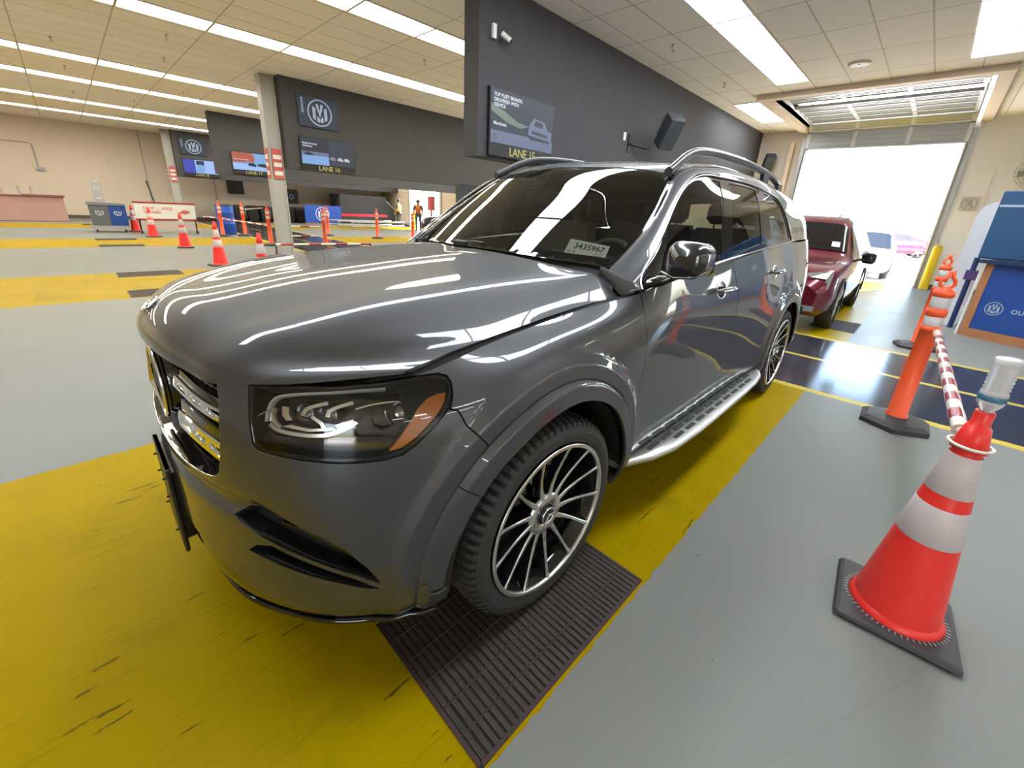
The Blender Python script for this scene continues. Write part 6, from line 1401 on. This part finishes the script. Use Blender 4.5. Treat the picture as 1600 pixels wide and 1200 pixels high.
# ---------------------------------------------------------------- other vehicles
def other_car(name, loc, rz, L, W, H, paint, label, suv=True, cat='car', detail=True, glassm=None):
    """nose towards -Y; hoops of points along the length"""
    r = empty(name, loc, rz, label, cat); w = W/2; gm = glassm or M['gloss']
    if suv: st = [(0,.30,.62,.70,.72),(.03,.26,.80,.86,.86),(.08,.24,.90,.93,.93),(.20,.22,.97,1.0,.56),(.27,.22,1.0,1.02,.56),(.30,.22,1.01,1.10,.56),(.40,.22,1.02,H*.93,.56),(.46,.22,1.03,H*.985,.56),(.62,.22,1.05,H,.56),(.80,.22,1.07,H*.985,.56),(.90,.24,1.08,H*.95,.56),(.965,.28,1.05,1.16,.56),(1,.34,.95,1.0,.56)]
    else: st = [(0,.28,.50,.56,.72),(.03,.24,.64,.68,.86),(.10,.22,.72,.76,.93),(.24,.20,.82,.84,.56),(.29,.20,.84,.90,.56),(.42,.20,.86,H*.95,.56),(.50,.20,.87,H,.56),(.64,.20,.89,H*.98,.56),(.80,.20,.92,1.08,.56),(.90,.22,.94,1.02,.56),(1,.32,.86,.92,.56)]
    rings = []
    for t, zb, zs, zt, _ in st:
        wid = w*(.80 if t in (0, 1) else .93 if t < .05 or t > .95 else .985 if t < .1 else 1); tw = wid*(.72 if zt-zs > .35 else .84 if zt-zs > .06 else .86)
        y = t*L
        h = [(wid*.86, zb), (wid*.97, zb+.10), (wid, zb+.30), (wid*.985, (zb+zs)/2+.14), (wid*.965, zs), (tw+(wid*.93-tw)*.55, zs+(zt-zs)*.45), (tw, zs+(zt-zs)*.90), (tw*.86, zt), (tw*.4, zt+.012)]
        rings.append([(x, y, z) for x, z in h]+[(-x, y, z) for x, z in h[::-1]])
    q = MB(); q.rings(rings, caps=True, smooth=True); body = q.build('body', paint, r)
    body.data.polygons.foreach_set('use_smooth', [True]*len(body.data.polygons))
    # windows laid on the loft
    def on(side, t, k):
        ts = [s_[0] for s_ in st]; i = min(max(0, np.searchsorted(ts, t)-1), len(ts)-2); f = (t-ts[i])/(ts[i+1]-ts[i]); a = Vector(rings[i][0]); 
        kk = int(math.floor(k)); g = k-kk
        def pt(j): A = Vector(rings[i][j]); B = Vector(rings[i+1][j]); return A+(B-A)*f
        p = pt(kk)*(1-g)+pt(min(kk+1, 17))*g
        return Vector((p.x*side, p.y, p.z))
    gl = MB(); t0, t1, t2, t3 = (.315, .45, .82, .88) if suv else (.31, .45, .70, .78)
    for s in (1, -1):
        P = [on(s, t, 4.35) for t in np.linspace(t0+.04, t2, 8)]; Q = [on(s, t, 5.85) for t in np.linspace(t1-.02, t2-.03, 8)]
        o_ = Vector((s*.006, 0, .002)); gl.rings([[p+o_ for p in P], [q_+o_ for q_ in Q]], close=False)
    ta, tb = (.305, .395) if suv else (.295, .415); o_ = Vector((0, -.010, .012)); ks = list(np.linspace(5.75, 8, 7))
    rowf = lambda t: [on(1, t, k)+o_ for k in ks]+[on(-1, t, k)+o_ for k in ks[::-1]]
    gl.rings([rowf(ta), rowf((ta+tb)/2), rowf(tb)], close=False)
    gl.build('windows', gm, r)
    # wheels
    wr = .36 if suv else .32
    for yy in (L*.185, L*.79):
        for s in (1, -1):
            wh = MB(); wh.lathe([(wr*.70, -.20), (wr*.96, -.20), (wr, -.17), (wr, -.03), (wr*.96, 0), (wr*.72, .002)], (0, 0, 0), 32, axis='x', caps=False)
            wo = wh.build('wheel', M['rubber'], r); wo.location = (s*(w-.01), yy, wr); wo.rotation_euler = (0, 0, 0 if s > 0 else math.pi)
            hb = MB(); hb.lathe([(wr*.72, -.01), (wr*.68, -.03), (wr*.66, -.10), (.001, -.10)], n=28, axis='x', caps=False)
            for k in range(5 if not suv else 6):
                a_ = 2*math.pi*k/(5 if not suv else 6); d = Vector((0, math.cos(a_), math.sin(a_))); e = Vector((0, -d.z, d.y)); hb.obox(d*wr*.36+Vector((-.02, 0, 0)), d*wr*.34, e*.035, Vector((.012, 0, 0)), 1)
            hb.build('alloy_rim', [M['blk'], M['mach']], wo)
            ar = MB(); an = np.linspace(R(-8), R(188), 20); ar.rings([[(s*(w-.20), yy+(wr+.055)*math.cos(a_), wr+(wr+.055)*math.sin(a_)) for a_ in an], [(s*(w+.004), yy+(wr+.055)*math.cos(a_), wr+(wr+.055)*math.sin(a_)) for a_ in an], [(s*(w+.006), yy+(wr+.01)*math.cos(a_), wr+(wr+.01)*math.sin(a_)) for a_ in an]], close=False)
            ar.build('wheel_arch', M['blk'], r)
    return r, rings, on
M['maroon'] = mat('dark red metallic paint', (.135, .008, .022), .32, .45, coat=1, coat_r=.03)
M['silverp'] = mat('white car paint', (.62, .62, .62), .35, coat=.8); M['redp'] = mat('bright red car paint', (.58, .012, .05), .3, coat=.8); M['greyp'] = mat('mid grey car paint', (.10, .11, .13), .35, .4, coat=.8)
r1, rings, on = other_car('car', (.03, 5.98, 0), R(.5), 4.66, 1.84, 1.67, M['maroon'], 'dark red SUV waiting in line behind the grey SUV', glassm=M['glass2'] if False else M['gloss'])
q = MB(); q.rings([[(x, y, z) for x, y, z in ((-.48, .055, .84), (.48, .055, .84), (.44, .02, .66), (.34, -.005, .50), (-.34, -.005, .50), (-.44, .02, .66))], [(x, y-.02, z) for x, y, z in ((-.46, .055, .83), (.46, .055, .83), (.42, .02, .66), (.33, -.005, .51), (-.33, -.005, .51), (-.42, .02, .66))]], caps=True, smooth=False); g_ = q.build('grille', M['gloss'], r1)
q = MB(); q.tube([(.36, -.03, .48), (.46, -.008, .64), (.50, .035, .85)], .012, 6); q.tube([(-.36, -.03, .48), (-.46, -.008, .64), (-.50, .035, .85)], .012, 6)
for z in (.58, .68, .77): q.tube([(-.38, -.02+.2*(z-.5), z), (.38, -.02+.2*(z-.5), z)], .006, 5)
q.build('chrome_trim', M['chrome'], g_)
for s in (1, -1):
    q = MB(); q.prism([(.52, .86), (.82, .91), (.845, .87), (.83, .66), (.66, .64), (.67, .675), (.765, .69), (.78, .80), (.60, .81)], 0, 1, lambda p, q_, t: (s*p, .022+.50*max(0, p-.50)**1.6+.03*t+.07*(q_-.6), q_)); hl = q.build('headlight', M['lampglass'] if 'lampglass' in M else M.setdefault('lampglass', mat('headlamp glass', (.30, .32, .34), .08, .3, coat=1)), r1)
    q = MB(); q.bbox(min(s*.98, s*1.16), max(s*.98, s*1.16), 1.36, 1.48, .98, 1.14, .04); q.cyl((s*.88, 1.42, 1.0), (s*1.0, 1.42, 1.04), .02, n=8); q.build('door_mirror', M['gloss'], r1)
    q = MB(); rp = [on(s, t, 7.4)+Vector((0, 0, .05 if 0 < i < 7 else .0)) for i, t in enumerate(np.linspace(.48, .86, 8))]; q.tube(rp, .014, 8); q.build('roof_rail', M['rail'], r1)
    q = MB(); q.box(min(s*.56, s*.74), max(s*.56, s*.74), -.01, .03, .34, .42); q.build('fog_lamp', M['lampglass'], r1)
q = MB(); q.box(-.62, .62, -.015, .05, .30, .40); q.build('lower_intake', M['blk'], r1)
q = MB(); pa_t = [on(1, .316, 6.85), on(1, .316, 7.28), on(1, .333, 7.28), on(1, .333, 6.85)]
q.add([p+Vector((0, -.016, .018)) for p in pa_t], [(0, 1, 2, 3)])
q.build('paper_tag', M['paper2'] if 'paper2' in M else M.setdefault('paper2', mat('greyish paper', (.42, .44, .44), .6)), r1)
other_car('car', (.10, 15.9, 0), R(2), 4.5, 1.80, 1.48, M['silverp'], 'white car just outside the doorway, directly beyond the dark red SUV', False)
other_car('car', (-.9, 12.0, 0), R(0), 4.0, 1.82, 1.62, M['greyp'], 'grey car standing in the doorway hidden behind the dark red SUV', True) if False else None
other_car('car', (-2.6, 34.2, 0), R(-80), 4.7, 1.82, 1.42, M['redp'], 'bright red saloon parked side-on outside in the yard', False)
for x, y, rz, p, l in ((-1.5, 38, -84, 'silverp', 'white car parked side-on in the row behind the bright red saloon, left one'), (3.6, 37.5, -84, 'silverp', 'white car parked side-on in the row behind the bright red saloon, right one'), (-2, 46, 4, 'greyp', 'grey car in the farthest row of the yard, left one'), (1.2, 46, -3, 'silverp', 'white car in the farthest row of the yard, between two others'), (4.4, 46, 2, 'greyp', 'grey car in the farthest row of the yard, right one')):
    other_car('car', (x, y, 0), R(rz), 4.6, 1.82, 1.46, M[p], l, False)

# ---------------------------------------------------------------- people by the far doorway
M['skin'] = mat('skin', (.35, .20, .14), .55); M['dark'] = mat('dark clothing', (.03, .03, .035), .8); M['vest'] = mat('yellow vest', (.62, .60, .05), .7); M['vesto'] = mat('orange vest', (.75, .22, .05), .7); M['bluec'] = mat('blue jeans', (.05, .08, .16), .8); M['hairm'] = mat('dark hair', (.03, .02, .015), .7)
def person(loc, rz, label, vest, lean=0.0, pants='dark'):
    r = empty('person', loc, rz, label, 'person')
    J = {'pel': (0, 0, .92), 'chest': (0, -lean*.5, 1.25), 'neck': (0, -lean, 1.45), 'head': (0, -lean*1.2, 1.62), 'sl': (.19, -lean, 1.40), 'el': (.25, -lean+.02, 1.12), 'wl': (.22, -lean-.16, .92), 'hl': (.20, -lean-.22, .86),
         'sr': (-.19, -lean, 1.40), 'er': (-.26, -lean+.02, 1.12), 'wr': (-.20, -lean-.14, .93), 'hr': (-.17, -lean-.20, .88), 'tl': (.10, 0, .88), 'kl': (.11, -.02, .48), 'al': (.11, .02, .09), 'fl': (.12, -.13, .04),
         'tr': (-.10, 0, .88), 'kr': (-.12, -.03, .48), 'ar': (-.13, .02, .09), 'fr': (-.14, -.13, .04)}
    rad = {'pel': .14, 'chest': .155, 'neck': .055, 'head': .095, 'sl': .065, 'el': .045, 'wl': .032, 'hl': .04, 'sr': .065, 'er': .045, 'wr': .032, 'hr': .04, 'tl': .095, 'kl': .06, 'al': .045, 'fl': .04, 'tr': .095, 'kr': .06, 'ar': .045, 'fr': .04}
    E_ = [('pel', 'chest'), ('chest', 'neck'), ('neck', 'head'), ('chest', 'sl'), ('sl', 'el'), ('el', 'wl'), ('wl', 'hl'), ('chest', 'sr'), ('sr', 'er'), ('er', 'wr'), ('wr', 'hr'), ('pel', 'tl'), ('tl', 'kl'), ('kl', 'al'), ('al', 'fl'), ('pel', 'tr'), ('tr', 'kr'), ('kr', 'ar'), ('ar', 'fr')]
    def skin(name, edges, scale, m):
        names = sorted({n for e in edges for n in e}, key=lambda n: list(J).index(n)); me = bpy.data.meshes.new(name); me.from_pydata([J[n] for n in names], [(names.index(a), names.index(b)) for a, b in edges], [])
        o = bpy.data.objects.new(name, me); COL.objects.link(o); sk = o.modifiers.new('s', 'SKIN'); sb = o.modifiers.new('b', 'SUBSURF'); sb.levels = sb.render_levels = 2
        for i, n in enumerate(names): me.skin_vertices[0].data[i].radius = (rad[n]*scale, rad[n]*scale*(.75 if n in ('pel', 'chest') else 1)); me.skin_vertices[0].data[i].use_root = (i == 0)
        bpy.context.view_layer.update(); nm = bpy.data.meshes.new_from_object(o.evaluated_get(bpy.context.evaluated_depsgraph_get())); bpy.data.objects.remove(o)
        nm.materials.clear(); nm.materials.append(m); nm.polygons.foreach_set('use_smooth', [True]*len(nm.polygons)); o = bpy.data.objects.new(name, nm); COL.objects.link(o); o.parent = r; return o
    skin('body', E_, 1.0, M['skin'])
    skin('trousers', [e for e in E_ if e[0] in ('pel', 'tl', 'tr', 'kl', 'kr') and e[1] in ('tl', 'tr', 'kl', 'kr', 'al', 'ar')], 1.12, M[pants])
    skin('shirt', [e for e in E_ if e in (('pel', 'chest'), ('chest', 'sl'), ('sl', 'el'), ('chest', 'sr'), ('sr', 'er'))], 1.08, M['dark'])
    skin('vest', [('pel', 'chest'), ('chest', 'sl'), ('chest', 'sr')], 1.16, M[vest])
    h = MB(); hx, hy, hz = J['head']; h.lathe([(.100, -.02), (.106, .04), (.09, .09), (.05, .12), (.001, .125)], (hx, hy+.012, hz+.0), 20, caps=False); h.build('hair', M['hairm'], r)
    f = MB(); f.obox((hx, hy-.098, hz-.01), (.012, 0, 0), (0, .014, 0), (0, 0, .02)); f.build('nose', M['skin'], r)
    f = MB()
    for s in (1, -1): f.obox((hx+s*.032, hy-.090, hz+.018), (.010, 0, 0), (0, .006, 0), (0, 0, .005)); f.build('eyes', M['ink'], r) if s < 0 else None
    for s, hn in ((1, 'hl'), (-1, 'hr')):
        c = Vector(J[hn]); g = MB()
        for k in range(4): g.tube([c+Vector((s*(k-1.5)*.016, -.01, -.02)), c+Vector((s*(k-1.5)*.018, -.03, -.06)), c+Vector((s*(k-1.5)*.016, -.02, -.085+.004*k))], .008, 6)
        g.tube([c+Vector((-s*.03, -.01, 0)), c+Vector((-s*.05, -.03, -.035))], .009, 6); g.build('fingers', M['skin'], r)
    for s in (1, -1):
        x = .11 if s > 0 else -.13; b = MB(); b.bbox(x-.05, x+.05, -.19, .07, 0, .09, .03); b.build('shoe', M['dark'], r)
    return r
person((-23.6, 13.9, 0), R(-60), 'person in a yellow safety vest standing by the yellow bollard at the far doorway', 'vest')
person((-20.9, 13.6, 0), R(60), 'person in an orange and yellow vest leaning forward in the bright far doorway', 'vesto', .12, 'bluec')
mb = MB(); mb.box(-20.3, -19.9, 13.9, 14.1, 1.2, 1.95); mb.cyl((-20.1, 14.0, 0), (-20.1, 14.0, 1.25), .04, n=8); tag(mb.build('control_box', M['signred']), 'small red control box on a stand right of the far bright doorway', 'box')
